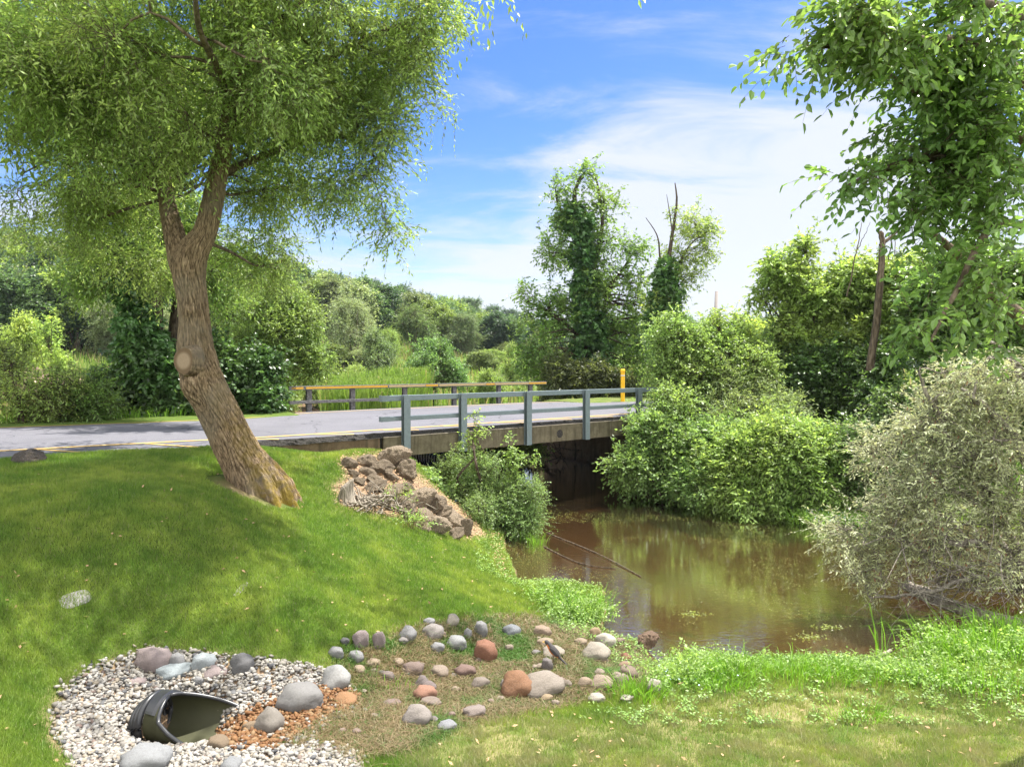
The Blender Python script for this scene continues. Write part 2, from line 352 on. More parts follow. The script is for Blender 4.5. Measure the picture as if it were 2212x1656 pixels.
M['asphalt'] = asph()
def asph_edge():
    s = NT('crumbled asphalt'); f = s.noise(s.pos(), 40, 6, .8)
    return s.done(s.princ(s.ramp(f, [(.35, (.012, .012, .012)), (.55, (.05, .047, .042)), (.75, (.16, .14, .12))]), .95, s.bump(f, 1, .04), spec=.15))
M['asph_edge'] = asph_edge()
def paint():
    s = NT('worn yellow road paint'); p = s.pos(); f = s.noise(p, 30, 5, .8)
    return s.done(s.princ(s.mix(s.rng(f, .42, .62, .0, .5), (.50, .33, .10), (.24, .20, .13)), .7, spec=.2))
M['paint'] = paint()
def conc(name, a, b, streak=True):
    s = NT(name); p = s.pos(); f = s.noise(p, 6, 6, .7); f2 = s.noise(p, 45, 4, .75)
    mp = s.n('ShaderNodeMapping', Scale=(5, 5, .35)); s.t.links.new(p, mp.inputs[0]); f3 = s.noise(mp.outputs[0], 1.6, 5, .6)
    c = s.mix(s.rng(f, .35, .65), a, b); c = s.mix(.4, c, s.mix(f2, (.2, .2, .2), (.8, .8, .8)), 'OVERLAY')
    if streak: c = s.mix(s.rng(f3, .45, .68, 0, .65), c, (.055, .047, .03))
    return s.done(s.princ(c, .9, s.bump(f2, .4, .008), spec=.15))
M['concrete'] = conc('stained concrete', (.105, .09, .06), (.155, .135, .09))
M['concrete_top'] = conc('pale concrete', (.22, .19, .145), (.30, .265, .21), False)
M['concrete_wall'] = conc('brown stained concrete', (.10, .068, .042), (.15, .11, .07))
def galv():
    s = NT('grey painted steel'); p = s.objc(); f = s.noise(p, 20, 5, .7); f2 = s.noise(p, 200, 2)
    c = s.mix(s.rng(f, .3, .7), (.10, .135, .15), (.135, .175, .19)); c = s.mix(s.rng(s.noise(p, 3, 4), .55, .75, 0, .35), c, (.13, .13, .125)); c = s.mix(s.math('MULTIPLY', f2, .25), c, (.3, .34, .36))
    return s.done(s.princ(c, .55, s.bump(f2, .15, .003), metal=.15, spec=.4))
M['steel'] = galv()
def galv2():
    s = NT('weathered steel'); p = s.objc(); f = s.noise(p, 14, 6, .75)
    c = s.mix(s.rng(f, .35, .65), (.08, .078, .08), (.16, .155, .155))
    return s.done(s.princ(c, .6, metal=.1, spec=.35))
M['steel_old'] = galv2()
def simple(name, col, rough=.6, metal=0., spec=.4, var=.25, scale=12, bumpd=0.004):
    s = NT(name); f = s.noise(s.objc(), scale, 5, .7)
    c = s.mix(.5, col, s.mix(f, (.5 - var,) * 3, (.5 + var,) * 3), 'OVERLAY')
    return s.done(s.princ(c, rough, s.bump(f, .3, bumpd), metal=metal, spec=spec))
M['amber'] = simple('amber reflective strip', (.55, .31, .03), .4)
M['pale_strip'] = simple('faded reflective strip', (.42, .32, .16), .5)
M['rust'] = simple('rust', (.09, .045, .035), .9)
M['yellow'] = simple('yellow plastic', (.80, .46, .015), .4)
M['white'] = simple('white band', (.6, .6, .58), .5)
M['black'] = simple('black corrugated plastic', (.022, .023, .026), .35, spec=.5, var=.1)
M['culv_in'] = simple('stained culvert plastic', (.035, .036, .014), .7, var=.3, scale=8)
M['dark_green'] = simple('dark green metal', (.02, .05, .045), .45)
M['pole'] = simple('weathered pole', (.19, .17, .16), .8)
M['wood'] = bark('weathered wood', (.12, .10, .075), (.34, .30, .245), 22)
M['wood_dark'] = bark('wet wood', (.03, .022, .016), (.13, .10, .07), 20)
M['glass'] = simple('clear lantern glass', (.6, .65, .65), .1)
M['catkin'] = simple('dry brown catkins', (.23, .115, .06), .8)
M['petal'] = simple('pale blue petals', (.5, .6, .8), .6)
M['plume'] = simple('seed heads', (.42, .30, .22), .8)
M['litter'] = simple('dead leaves', (.36, .23, .13), .85)
def birdm():
    s = NT('bird plumage'); c = s.mix(s.attr('rnd'), (.045, .042, .042), (.52, .16, .035)); return s.done(s.princ(c, .7, spec=.2))
M['bird'] = birdm()
def water_m():
    s = NT('creek water'); p = s.pos()
    mp = s.n('ShaderNodeMapping', Scale=(1.2, 3.4, 1)); mp.inputs['Rotation'].default_value = (0, 0, R(12)); s.t.links.new(p, mp.inputs[0])
    f = s.noise(mp.outputs[0], 5.5, 3, .5); f2 = s.noise(p, .8, 3)
    f3 = s.math('MULTIPLY', f, s.rng(f2, .3, .7, .25, 1.))
    nb = s.bump(f3, .16, .02)
    gl = s.n('ShaderNodeBsdfGlossy', Roughness=.03); gl.inputs['Color'].default_value = (1, 1, 1, 1); s.t.links.new(nb, gl.inputs['Normal'])
    tr = s.n('ShaderNodeBsdfTransparent'); tr.inputs['Color'].default_value = (.74, .62, .44, 1)
    df = s.n('ShaderNodeBsdfDiffuse'); s.t.links.new(s.mix(s.noise(p, 1.2, 4), (.04, .028, .015), (.066, .046, .026)), df.inputs[0])
    m1 = s.n('ShaderNodeMixShader', i0=.34); s.t.links.new(tr.outputs[0], m1.inputs[1]); s.t.links.new(df.outputs[0], m1.inputs[2])
    fr = s.n('ShaderNodeFresnel', IOR=1.38); s.t.links.new(nb, fr.inputs['Normal'])
    m = s.n('ShaderNodeMixShader'); s.t.links.new(s.math('MULTIPLY', fr.outputs[0], 2.3, True), m.inputs[0]); s.t.links.new(m1.outputs[0], m.inputs[1]); s.t.links.new(gl.outputs[0], m.inputs[2])
    return s.done(m)
M['water'] = water_m()

# ------------------------------------------------------------------ mesh helpers
class Acc:
    def __init__(s): s.v = []; s.f = []; s.k = 0; s.r = []
    def add(s, v, faces, rnd=0.5):
        v = np.asarray(v, float).reshape(-1, 3)
        for f in (faces if isinstance(faces, (list, tuple)) else [faces]):
            f = np.asarray(f, int)
            if len(f) == 0: continue
            s.f.append(f + s.k); s.r.append(np.broadcast_to(np.asarray(rnd, float), (len(f),)) if np.ndim(rnd) == 0 or len(rnd) == len(f) else np.resize(rnd, len(f)))
        s.v.append(v); s.k += len(v)
    def mesh(s, name, off=None, smooth=False, rnd=True):
        v = np.concatenate(s.v) if s.v else np.zeros((0, 3))
        if off is not None: v = v - np.asarray(off)
        me = bpy.data.meshes.new(name); me.vertices.add(len(v)); me.vertices.foreach_set('co', v.astype(np.float32).ravel())
        li = np.concatenate([f.ravel() for f in s.f]); cnt = np.concatenate([np.full(len(f), f.shape[1]) for f in s.f])
        me.loops.add(len(li)); me.loops.foreach_set('vertex_index', li.astype(np.int32))
        st = np.r_[0, np.cumsum(cnt)[:-1]]; me.polygons.add(len(cnt)); me.polygons.foreach_set('loop_start', st.astype(np.int32))
        me.polygons.foreach_set('use_smooth', np.full(len(cnt), smooth))
        me.update(calc_edges=True)
        if rnd:
            a = me.attributes.new('rnd', 'FLOAT', 'FACE'); a.data.foreach_set('value', np.concatenate(s.r).astype(np.float32))
        return me
def nrm(a): return a / (np.linalg.norm(a, axis=-1, keepdims=True) + 1e-9)
def tubes(acc, P, Rr, sides=5, cap=False, rnd=.5):
    P = np.asarray(P, float); Rr = np.asarray(Rr, float)
    if P.ndim == 2: P = P[None]; Rr = Rr[None]
    n, m, _ = P.shape
    T = np.gradient(P, axis=1); T = nrm(T)
    up = np.where(np.abs(T[:, :1, 2:3]) > .9, np.array([[[1., 0, 0]]]), np.array([[[0, 0, 1.]]])); up = np.broadcast_to(up, T.shape)
    A = nrm(np.cross(T, up)); B = np.cross(T, A)
    a = np.linspace(0, 2 * math.pi, sides, endpoint=False)
    V = P[:, :, None] + Rr[:, :, None, None] * (A[:, :, None] * np.cos(a)[None, None, :, None] + B[:, :, None] * np.sin(a)[None, None, :, None])
    i = np.arange(n)[:, None, None]; j = np.arange(m - 1)[None, :, None]; k = np.arange(sides)[None, None, :]
    b = i * m * sides + j * sides; k2 = (k + 1) % sides
    f = np.stack([b + k, b + k2, b + sides + k2, b + sides + k], -1).reshape(-1, 4)
    faces = [f]
    if cap:
        i = np.arange(n)[:, None]; kk = np.arange(sides)[None, :]
        faces.append(i * m * sides + (m - 1) * sides + kk); faces.append((i * m * sides + kk)[:, ::-1])
    acc.add(V.reshape(-1, 3), faces, rnd)
def leafs(acc, P, D, N, L, W, rnd, big=False):
    n = len(P); D = nrm(D); S = nrm(np.cross(D, N)); N = np.cross(S, D)
    L = np.broadcast_to(L, (n,))[:, None]; W = np.broadcast_to(W, (n,))[:, None]
    if big:
        fold = .16 * W
        V = np.stack([P, P + D * L * .3 + S * W * .5 + N * fold, P + D * L * .68 + S * W * .42 + N * fold - N * L * .03, P + D * L - N * L * .12,
                      P + D * L * .68 - S * W * .42 + N * fold - N * L * .03, P + D * L * .3 - S * W * .5 + N * fold], 1)
        i = np.arange(n)[:, None] * 6
        f = np.concatenate([i + np.array([[0, 1, 2, 3]]), i + np.array([[0, 3, 4, 5]])]); acc.add(V.reshape(-1, 3), f, np.r_[rnd, rnd])
    else:
        V = np.stack([P, P + D * L * .45 + S * W * .5, P + D * L - N * L * .08, P + D * L * .45 - S * W * .5], 1)
        i = np.arange(n)[:, None] * 4; acc.add(V.reshape(-1, 3), i + np.array([[0, 1, 2, 3]]), rnd)
UP = np.array([0, 0, 1.])
def sprays(la, ta, Cn, O, rng, k=5, m=8, l=.5, spread=.7, droop=.3, L=.07, W=.03, big=False, twig_r=.004, jit=.15, updir=0., flat=.7, brk=1., rs=None):
    n = len(Cn); Cr = np.repeat(Cn, k, 0); Or = np.repeat(O, k, 0); q = n * k
    t = nrm(Or + rng.normal(0, spread, (q, 3)) + UP * updir); s0 = Cr + rng.normal(0, jit, (q, 3)); ll = l * rng.uniform(.5, 1.3, (q, 1))
    u = np.linspace(.1, 1, m)[None, :, None]
    P = s0[:, None] + t[:, None] * ll[:, None] * u - UP * droop * ll[:, None] * u ** 2
    T = nrm(t[:, None] - UP * 2 * droop * u)
    side = nrm(np.cross(T, UP + rng.normal(0, .3, (q, 1, 3))))
    sg = np.where(np.arange(m) % 2 == 0, 1., -1.)[None, :, None]
    Dl = T * .75 + side * sg * rng.uniform(.4, 1.1, (q, m, 1)) + rng.normal(0, .28, (q, m, 3)) - UP * .2
    Nl = UP + rng.normal(0, flat, (q, m, 3))
    rc = np.repeat(rng.uniform(-.22, .22, n), k)[:, None] + rng.uniform(0, 1, (q, m)) * .75 + .12
    keep = (rng.random((q, m)) < brk).ravel()
    Ls = (L * rng.uniform(.65, 1.25, (q, m))).ravel()[keep]
    leafs(la, P.reshape(-1, 3)[keep], Dl.reshape(-1, 3)[keep], Nl.reshape(-1, 3)[keep], Ls, Ls * (W / L), np.clip(rc.ravel()[keep], 0, 1), big)
    if ta is not None and twig_r > 0:
        idx = [0, m // 2, m - 1]
        PP = np.concatenate([s0[:, None], P[:, idx[1:]]], 1); tubes(ta, PP, np.broadcast_to(np.array([1, .7, .3]) * twig_r, (q, 3)), 3)
def blob_points(blobs, n, rng, shell=.45, bk=5, bf=.46):
    if bk > 1:                       # every mass is broken up into boughs with gaps between them
        nb = []
        for b in blobs:
            c = np.array(b[0], float); r = np.array(b[1], float)
            for q in range(bk):
                d = rng.normal(0, 1, 3); d /= np.linalg.norm(d); nb.append((c + d * r * rng.uniform(.3, .85), r * bf * rng.uniform(.65, 1.3), b[2] if len(b) > 2 else 1.))
        blobs = nb
    wts = np.array([b[1][0] * b[1][1] * b[1][2] for b in blobs]) ** .72 * np.array([b[2] if len(b) > 2 else 1 for b in blobs]); wts = wts / wts.sum()
    ch = rng.choice(len(blobs), n, p=wts); c = np.array([b[0] for b in blobs])[ch]; r = np.array([b[1] for b in blobs])[ch]
    d = nrm(rng.normal(0, 1, (n, 3))); rad = rng.uniform(shell, 1, (n, 1)) ** .7
    q = d * 2.1 + ch[:, None] * 3.7; lump = .74 + .62 * (vn2(q[:, 0] + q[:, 2] * .7, q[:, 1] - q[:, 2] * .6))[:, None]
    rad = rad * lump * np.where(rng.random((n, 1)) < .12, rng.uniform(1.0, 1.6, (n, 1)), 1.)
    return c + d * r * rad, nrm(d / r)
def curve(a, b, m, rng, bend=.15, sag=0.):
    n = len(a); u = np.linspace(0, 1, m)[None, :, None]; L = np.linalg.norm(b - a, axis=1)[:, None, None]
    o = rng.normal(0, bend, (n, 1, 3)) * L; o2 = rng.normal(0, bend * .5, (n, 1, 3)) * L
    return a[:, None] * (1 - u) + b[:, None] * u + o * np.sin(math.pi * u) + o2 * np.sin(2 * math.pi * u) + UP * sag * L * np.sin(math.pi * u)
def branches(ta, limb_pts, limb_r, Cn, rng, hubs=.12, r_hub=.04, r_tw=.012, sides=5, bend=.1, sag=.06):
    nh = max(3, int(len(Cn) * hubs)); H = Cn[rng.choice(len(Cn), nh, replace=False)]
    cen = limb_pts.mean(0); H = H * .8 + (limb_pts[np.argmin(((H[:, None] - limb_pts[None]) ** 2).sum(-1), 1)]) * .2
    sc_ = ((H[:, None] - limb_pts[None]) ** 2).sum(-1) + 4 * np.maximum(0, limb_pts[None, :, 2] - H[:, None, 2] + .2) ** 2
    near = np.argmin(sc_, 1); PH = curve(limb_pts[near], H, 7, rng, bend, sag)
    r0 = np.minimum(r_hub, limb_r[near] * .7)[:, None]; tubes(ta, PH, r0 * np.linspace(1, .4, 7)[None], sides)
    pts = PH[:, 2:].reshape(-1, 3)
    PT = []
    for c0 in range(0, len(Cn), 2000):
        cc = Cn[c0:c0 + 2000]; nr = np.argmin(((cc[:, None] - pts[None]) ** 2).sum(-1), 1); PT.append(pts[nr])
    PT = np.concatenate(PT); Q = curve(PT, Cn, 5, rng, bend, sag)
    tubes(ta, Q, np.broadcast_to(np.linspace(1, .3, 5)[None] * r_tw, (len(Cn), 5)), 3)
def polyline(pts, m):
    pts = np.asarray(pts, float); n = len(pts); t = np.linspace(0, n - 1, m); out = []
    for u in t:
        i = min(int(u), n - 2); f = u - i; p0 = pts[max(i - 1, 0)]; p1 = pts[i]; p2 = pts[i + 1]; p3 = pts[min(i + 2, n - 1)]
        out.append(.5 * (2 * p1 + (p2 - p0) * f + (2 * p0 - 5 * p1 + 4 * p2 - p3) * f * f + (3 * p1 - p0 - 3 * p2 + p3) * f ** 3))
    return np.array(out)
def link(o): C.objects.link(o); return o
def tag(o, label=None, cat=None, group=None, kind=None):
    if label: o['label'] = label
    if cat: o['category'] = cat
    if group: o['group'] = group
    if kind: o['kind'] = kind
    return o
def thing(name, label, cat, loc, group=None, rz=0., scale=1.):
    o = link(bpy.data.objects.new(name, None)); o.location = loc; o.rotation_euler = (0, 0, rz); o.empty_display_size = .3
    o.scale = (scale,) * 3 if np.ndim(scale) == 0 else scale
    return tag(o, label, cat, group)
def part(parent, name, me, mat, color=None, label=None):
    o = link(bpy.data.objects.new(name, me))
    if len(me.materials) == 0: me.materials.append(M[mat] if isinstance(mat, str) else mat)
    o.parent = parent
    if color: o.color = (*color, 1)
    if label: o['label'] = label
    return o
def single(name, me, mat, label=None, cat=None, group=None, kind=None, loc=(0, 0, 0), color=None):
    o = part(None, name, me, mat, color); o.location = loc; return tag(o, label, cat, group, kind)
def copy_tree(o, parent=None):
    c = o.copy(); link(c); c.parent = parent
    for ch in list(o.children): copy_tree(ch, c)
    return c
def box(acc, c, ax, ay, az, rnd=.5):      # centre and three half-axis vectors
    c, ax, ay, az = [np.asarray(v, float) for v in (c, ax, ay, az)]
    V = [c + sx * ax + sy * ay + sz * az for sz in (-1, 1) for sy in (-1, 1) for sx in (-1, 1)]
    acc.add(V, np.array([[0, 2, 3, 1], [4, 5, 7, 6], [0, 1, 5, 4], [2, 6, 7, 3], [0, 4, 6, 2], [1, 3, 7, 5]]), rnd)
D3 = np.array([*D2, 0]); N3 = np.array([*N2, 0])
def rbox(acc, t0, t1, n0, n1, z0, z1, skew=False):
    def P(t, n, z): return RP(t + (SK * (n - 12.45) if skew else 0), n, z)
    V = [P(t, n, z) for z in (z0, z1) for n in (n0, n1) for t in (t0, t1)]
    acc.add(V, np.array([[0, 2, 3, 1], [4, 5, 7, 6], [0, 1, 5, 4], [2, 6, 7, 3], [0, 4, 6, 2], [1, 3, 7, 5]]))
def bevel(o, w_=.008, seg=2):
    m = o.modifiers.new('bevel', 'BEVEL'); m.width = w_; m.segments = seg; m.limit_method = 'ANGLE'
    return o

# ------------------------------------------------------------------ ground, water, road
GRAVEL = [(118, 1540), (135, 1490), (190, 1450), (250, 1422), (330, 1402), (450, 1412), (560, 1422), (690, 1440), (760, 1480), (770, 1530), (640, 1600), (700, 1610), (775, 1625), (790, 1700), (160, 1700), (150, 1640), (120, 1590)]
RUST = [(440, 1600), (560, 1528), (640, 1500), (720, 1475), (765, 1490), (770, 1528), (700, 1560), (625, 1600), (590, 1622), (500, 1618)]
SWALE = [(712, 1425), (760, 1385), (860, 1365), (950, 1345), (1100, 1330), (1180, 1335), (1300, 1370), (1390, 1400), (1420, 1455), (1370, 1490), (1200, 1530), (1030, 1560), (880, 1625), (770, 1640), (610, 1606), (700, 1560), (770, 1525), (765, 1480), (730, 1450)]
ROCKY = [(740, 985), (830, 975), (900, 1020), (1000, 1090), (1060, 1160), (1020, 1165), (930, 1135), (800, 1110), (735, 1095), (715, 1050), (745, 1030), (730, 1000)]
def axis(a, b, d, far_a, far_b, g=1.12):
    c = list(np.arange(a, b, d)); s = d; x = c[-1]
    while x < far_b: s *= g; x += s; c.append(x)
    s = d; x = a; pre = []
    while x > far_a: s *= g; x -= s; pre.append(x)
    return np.array(pre[::-1] + c)
gx = axis(-10, 10, .1, -900, 900, 1.09); gy = axis(2.5, 22, .1, -60, 1500, 1.07)
XX, YY = np.meshgrid(gx, gy); ZZ = gz(XX.ravel(), YY.ravel()).reshape(XX.shape)
nx, ny = len(gx), len(gy)
a_ = Acc(); ii = (np.arange(ny - 1)[:, None] * nx + np.arange(nx - 1)[None]).reshape(-1, 1)
a_.add(np.stack([XX, YY, ZZ], -1).reshape(-1, 3), ii + np.array([[0, 1, nx + 1, nx]]))
me = a_.mesh('ground', smooth=True, rnd=False)
px_, py_, dep_ = proj(XX.ravel(), YY.ravel(), ZZ.ravel())
fr = (dep_ > 3) & (YY.ravel() < 26)
def pz(poly, soft): 
    ins = inpoly(px_, py_, poly) & fr; d = pdist(px_, py_, poly); return np.where(ins, sm(-soft, soft, d), np.where(fr, sm(soft, -soft, d), 0)) if soft else ins * 1.
wn_ = fbm2(XX.ravel() * 3, YY.ravel() * 3)
dirt = np.maximum.reduce([pz(GRAVEL, 22), pz(SWALE, 30) * .8, pz(ROCKY, 26), pz([(150, 1480), (100, 1520), (90, 1600), (140, 1660), (180, 1600)], 20) * .9, pz([(470, 1040), (530, 1030), (640, 1060), (600, 1085), (500, 1075)], 25) * .8])
tt, nn_ = road_tn(XX.ravel(), YY.ravel()); wd = pdist(XX.ravel(), YY.ravel(), WATER); inw = inpoly(XX.ravel(), YY.ravel(), WATER)
spanz = ((tt - SK * (nn_ - 12.45) > 7) & (tt - SK * (nn_ - 12.45) < 17) & (nn_ > 12.3) & (nn_ < 19.9)) * .9
dirt = np.maximum(dirt, spanz); dirt = np.maximum(dirt, sm(.35, 0, wd) * (~inw) * .7)
dry = np.maximum(pz([(900, 1500), (1300, 1560), (1500, 1500), (2300, 1450), (2300, 1800), (900, 1800)], 60), pz([(600, 970), (760, 960), (740, 1010), (640, 1010)], 20)) * .9
dry = np.where(YY.ravel() > 24, .3 * (hill(XX.ravel(), YY.ravel()) < 1.5), dry)
zc = np.stack([np.clip(dirt, 0, 1), np.clip(dry, 0, 1), inw * 1., np.ones_like(dirt)], -1).astype(np.float32)
at = me.attributes.new('zone', 'FLOAT_COLOR', 'POINT'); at.data.foreach_set('color', zc.ravel())
single('ground', me, 'ground', kind='structure')

a_ = Acc(); wx = np.arange(-31, 17.1, 1.); wy = np.arange(6.5, 67, 1.); XW, YW = np.meshgrid(wx, wy)
ii = (np.arange(len(wy) - 1)[:, None] * len(wx) + np.arange(len(wx) - 1)[None]).reshape(-1, 1)
a_.add(np.stack([XW, YW, XW * 0], -1).reshape(-1, 3), ii + np.array([[0, 1, len(wx) + 1, len(wx)]]))
single('creek_water', a_.mesh('creek_water', rnd=False), 'water', kind='structure')

def near_edge(t): return 11.95 + .62 * sm(3.4, 4.8, t) + .03 * (vn2(np.asarray(t) * 5., np.zeros_like(t) + 3) - .5) + .05 * (vn2(np.asarray(t) * 1.3, np.zeros_like(t) + 8) - .5)
def line_far(t): return 18.3 + .85 * sm(6, 9, t) - .85 * sm(17.5, 21, t)
def far_edge(t): return line_far(t) + .35 + .3 * sm(8, 9, t) * (1 - sm(17.5, 18.5, t))
ts = np.r_[np.arange(-60, 0, .5), np.arange(0, 20, .06), np.arange(20, 70, .5)]
a_ = Acc(); us = np.linspace(0, 1, 12); V = []
for t in ts:
    e0 = float(near_edge(t)); e1 = float(far_edge(t))
    for u in us:
        n = e0 + (e1 - e0) * u; V.append(RP(t, n, road_z(t) + .035 * math.sin(math.pi * u) + .006 * (vn2(np.array([t * 2.]), np.array([n * 2.]))[0] - .5)))
ii = (np.arange(len(ts) - 1)[:, None] * 12 + np.arange(11)[None]).reshape(-1, 1)
a_.add(V, ii + np.array([[0, 12, 13, 1]]))
single('road', a_.mesh('road', smooth=True, rnd=False), 'asphalt', kind='structure')
def rz(t, n): 
    e0 = near_edge(t); e1 = far_edge(t); return road_z(t) + .035 * np.sin(math.pi * np.clip((n - e0) / (e1 - e0), 0, 1)) + .008
a_ = Acc()
def strip(ta, na, tb, nb, wd_, m=40):
    t = np.linspace(ta, tb, m); n = np.linspace(na, nb, m) if not callable(na) else na(t)
    pts = np.stack([t, n], 1); tg = np.gradient(pts, axis=0); tg /= np.linalg.norm(tg, axis=1)[:, None]; pn = np.stack([-tg[:, 1], tg[:, 0]], 1) * wd_ / 2
    L_ = pts + pn; R_ = pts - pn; V = []
    for q in (L_, R_):
        for t_, n_ in q: V.append(RP(t_, n_, float(rz(t_, n_))))
    i = np.arange(m - 1)[:, None]; a_.add(V, np.concatenate([i, i + m, i + m + 1, i + 1], 1))
strip(-50, lambda t: 13.15 + 0 * t, 60, None, .11, 800)
strip(-50, line_far, 60, None, .11, 800)
single('edge_line_marking', a_.mesh('edge_line_marking', rnd=False), 'paint', kind='structure')
a_ = Acc()
for k in range(-8, 16):
    t0 = -1.5 + 1.5 * k; e = float(near_edge(t0 + .5)) + .12; strip(t0, 13.08, t0 + .62, e, .10, 6)
single('hatch_marking', a_.mesh('hatch_marking', rnd=False), 'paint', kind='structure')
# loose grass-side rim of broken asphalt, one body along the near edge
a_ = Acc(); tq = np.arange(4.2, 18, .035); m = len(tq); rr = np.random.default_rng(5)
prof = [(-.02, .012), (.0, .006), (.05, -.02), (.09, -.055), (.12, -.085)]
V = []
for t in tq:
    e = float(near_edge(t)); 
    for j, (dn, dz) in enumerate(prof):
        q = (vn2(np.array([t * 14.]), np.array([j * 3.1]))[0] - .5)
        V.append(RP(t, e - dn - (q * .05 if j > 0 else 0), road_z(t) + dz + (q * .035 if j > 0 else 0)))
ii = (np.arange(m - 1)[:, None] * 5 + np.arange(4)[None]).reshape(-1, 1); a_.add(V, ii + np.array([[0, 1, 6, 5]]))
single('crumbled_road_edge', a_.mesh('crumbled_road_edge', rnd=False), 'asph_edge', kind='structure')

# ------------------------------------------------------------------ bridge and railings
br = thing('bridge', 'low concrete slab bridge carrying the asphalt road over the brown creek', 'bridge', tuple(RP(12, 16, 0)))
def rel(acc, name, root, mat, **k): return part(root, name, acc.mesh(name, off=root.location, rnd=False), mat, **k)
a_ = Acc(); rbox(a_, 7.14, 16.95, 12.45, 19.85, 1.475, 1.865, True); o = rel(a_, 'deck_slab', br, 'concrete'); bevel(o, .01)
a_ = Acc(); rbox(a_, 7.14, 16.95, 12.44, 12.75, 1.868, 1.885, True); rbox(a_, 7.14, 16.95, 19.5, 19.86, 1.868, 1.885, True); rel(a_, 'slab_ledge', br, 'concrete_top')
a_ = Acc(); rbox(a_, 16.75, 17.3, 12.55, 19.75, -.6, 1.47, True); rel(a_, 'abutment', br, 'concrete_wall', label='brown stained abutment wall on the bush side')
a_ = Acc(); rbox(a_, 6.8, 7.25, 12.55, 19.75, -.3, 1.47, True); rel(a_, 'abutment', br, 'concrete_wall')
a_ = Acc(); V = []
for t in np.linspace(3.9, 7.07, 12):
    for n in (12.47, 12.72):
        for z in (1.0, road_z(t) - .095 + .02 * vn2(np.array([t * 6.]), np.array([1.]))[0]): V.append(RP(t, n, z))
ii = np.arange(11)[:, None] * 4
a_.add(V, [ii + np.array([[0, 4, 5, 1]]), ii + np.array([[1, 5, 7, 3]]), ii + np.array([[2, 3, 7, 6]]), np.array([[44, 46, 47, 45]]), np.array([[0, 1, 3, 2]])])
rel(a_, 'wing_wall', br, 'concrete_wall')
a_ = Acc(); rbox(a_, 7.07, 7.14, 12.52, 12.7, 1.0, 1.84, True); rel(a_, 'joint', br, 'asph_edge')
a_ = Acc(); cpt = RP(11.95, 12.449, 1.66); ang = np.linspace(0, 2 * math.pi, 20, endpoint=False)
V = [cpt + D3 * .10 * math.cos(q) + UP * .10 * math.sin(q) - N3 * (.004) for q in ang]; a_.add(V, np.arange(20)[None]); rel(a_, 'patch', br, 'asph_edge')

def hpost(acc, t, n, z0, z1, wd_=.15, dp=.11):
    c = RP(t, n, (z0 + z1) / 2); hz = (z1 - z0) / 2
    box(acc, c - N3 * (dp / 2 - .006), D3 * wd_ / 2, N3 * .006, UP * hz); box(acc, c + N3 * (dp / 2 - .006), D3 * wd_ / 2, N3 * .006, UP * hz)
    box(acc, c, D3 * .006, N3 * (dp / 2 - .012), UP * hz)
def boltm(acc, c, ax, r=.022, h=.03):
    c = np.asarray(c, float); tubes(acc, np.array([c, c + ax * h]), np.array([r, r]), 6, True)
def railing(name, label, posts, t0, t1, n_post, n_rail, side, steel, bottom, strips):
    root = thing(name, label, 'railing', tuple(RP(posts[0], n_post, 1.9)), 'steel bridge railings')
    for t in posts:
        a = Acc(); hpost(a, t, n_post, bottom, 2.70); o = rel(a, 'post', root, steel)
        if side < 0:
            for z in (1.56, 1.78):
                a = Acc(); boltm(a, RP(t - .006, n_post - .02, z), -D3, .02, .02)
                b = part(o, 'bolt', a.mesh('bolt', off=root.location, rnd=False), 'rust')
    for nm, z, h in (('top_rail', 2.645, .055), ('lower_rail', 2.235, .045)):
        a = Acc(); m_ = (t0 + t1) / 2 - .35
        rbox(a, t0, m_ - .002, n_rail - .045, n_rail + .045, z - h, z + h); rbox(a, m_ + .002, t1, n_rail - .0455, n_rail + .0455, z - h - .0005, z + h + .0005)
        bevel(rel(a, nm, root, steel), .006)
        a = Acc(); rbox(a, t0 - .03, t0 - .002, n_rail - .05, n_rail + .05, z - h - .005, z + h + .005); rbox(a, t0 - .004, t0 + .16, n_rail - .052, n_rail - .046, z - h - .004, z + h + .004)
        rel(a, 'end_cap', root, steel)
    if strips:
        for (ta, tb, mt) in strips:
            a = Acc(); rbox(a, ta, tb, n_rail - .052, n_rail - .046, 2.615, 2.675); rel(a, 'reflective_strip', root, mt)
    return root
railing('bridge_railing', 'grey blue steel railing along the near side of the bridge', [7.62, 9.03, 10.88, 12.8, 14.8, 16.3], 7.12, 19.5, 12.39, 12.49, -1, 'steel', 1.47, None)
railing('bridge_railing', 'far railing with amber strip along its top rail', [8.95, 10.35, 12.2, 14.15, 16.1, 17.6], 8.33, 18.3, 19.92, 19.82, 1, 'steel_old', 1.45,
        [(8.36, 8.72, 'amber'), (8.8, 11.5, 'amber'), (11.55, 12.9, 'pale_strip'), (12.92, 13.4, 'amber'), (13.45, 15.4, 'pale_strip'), (15.42, 15.8, 'amber'), (15.82, 17.4, 'pale_strip'), (17.42, 18.28, 'amber')])
# yellow marker post
bp = Wp(1345, 868, 26.3); bp[2] = 1.93; b = thing('marker_post', 'slim yellow marker post standing beyond the end of the far railing', 'bollard', tuple(bp))
a_ = Acc(); pr = [(0, .075), (1.12, .075), (1.13, .085), (1.2, .085), (1.235, .06), (1.245, 0.005)]
tubes(a_, np.array([bp + UP * z for z, r in pr]), np.array([r for z, r in pr]), 14, True); rel(a_, 'post', b, 'yellow')
a_ = Acc(); tubes(a_, np.array([bp + UP * .98, bp + UP * 1.02]), np.array([.08, .08]), 14, True); rel(a_, 'band', b, 'white')
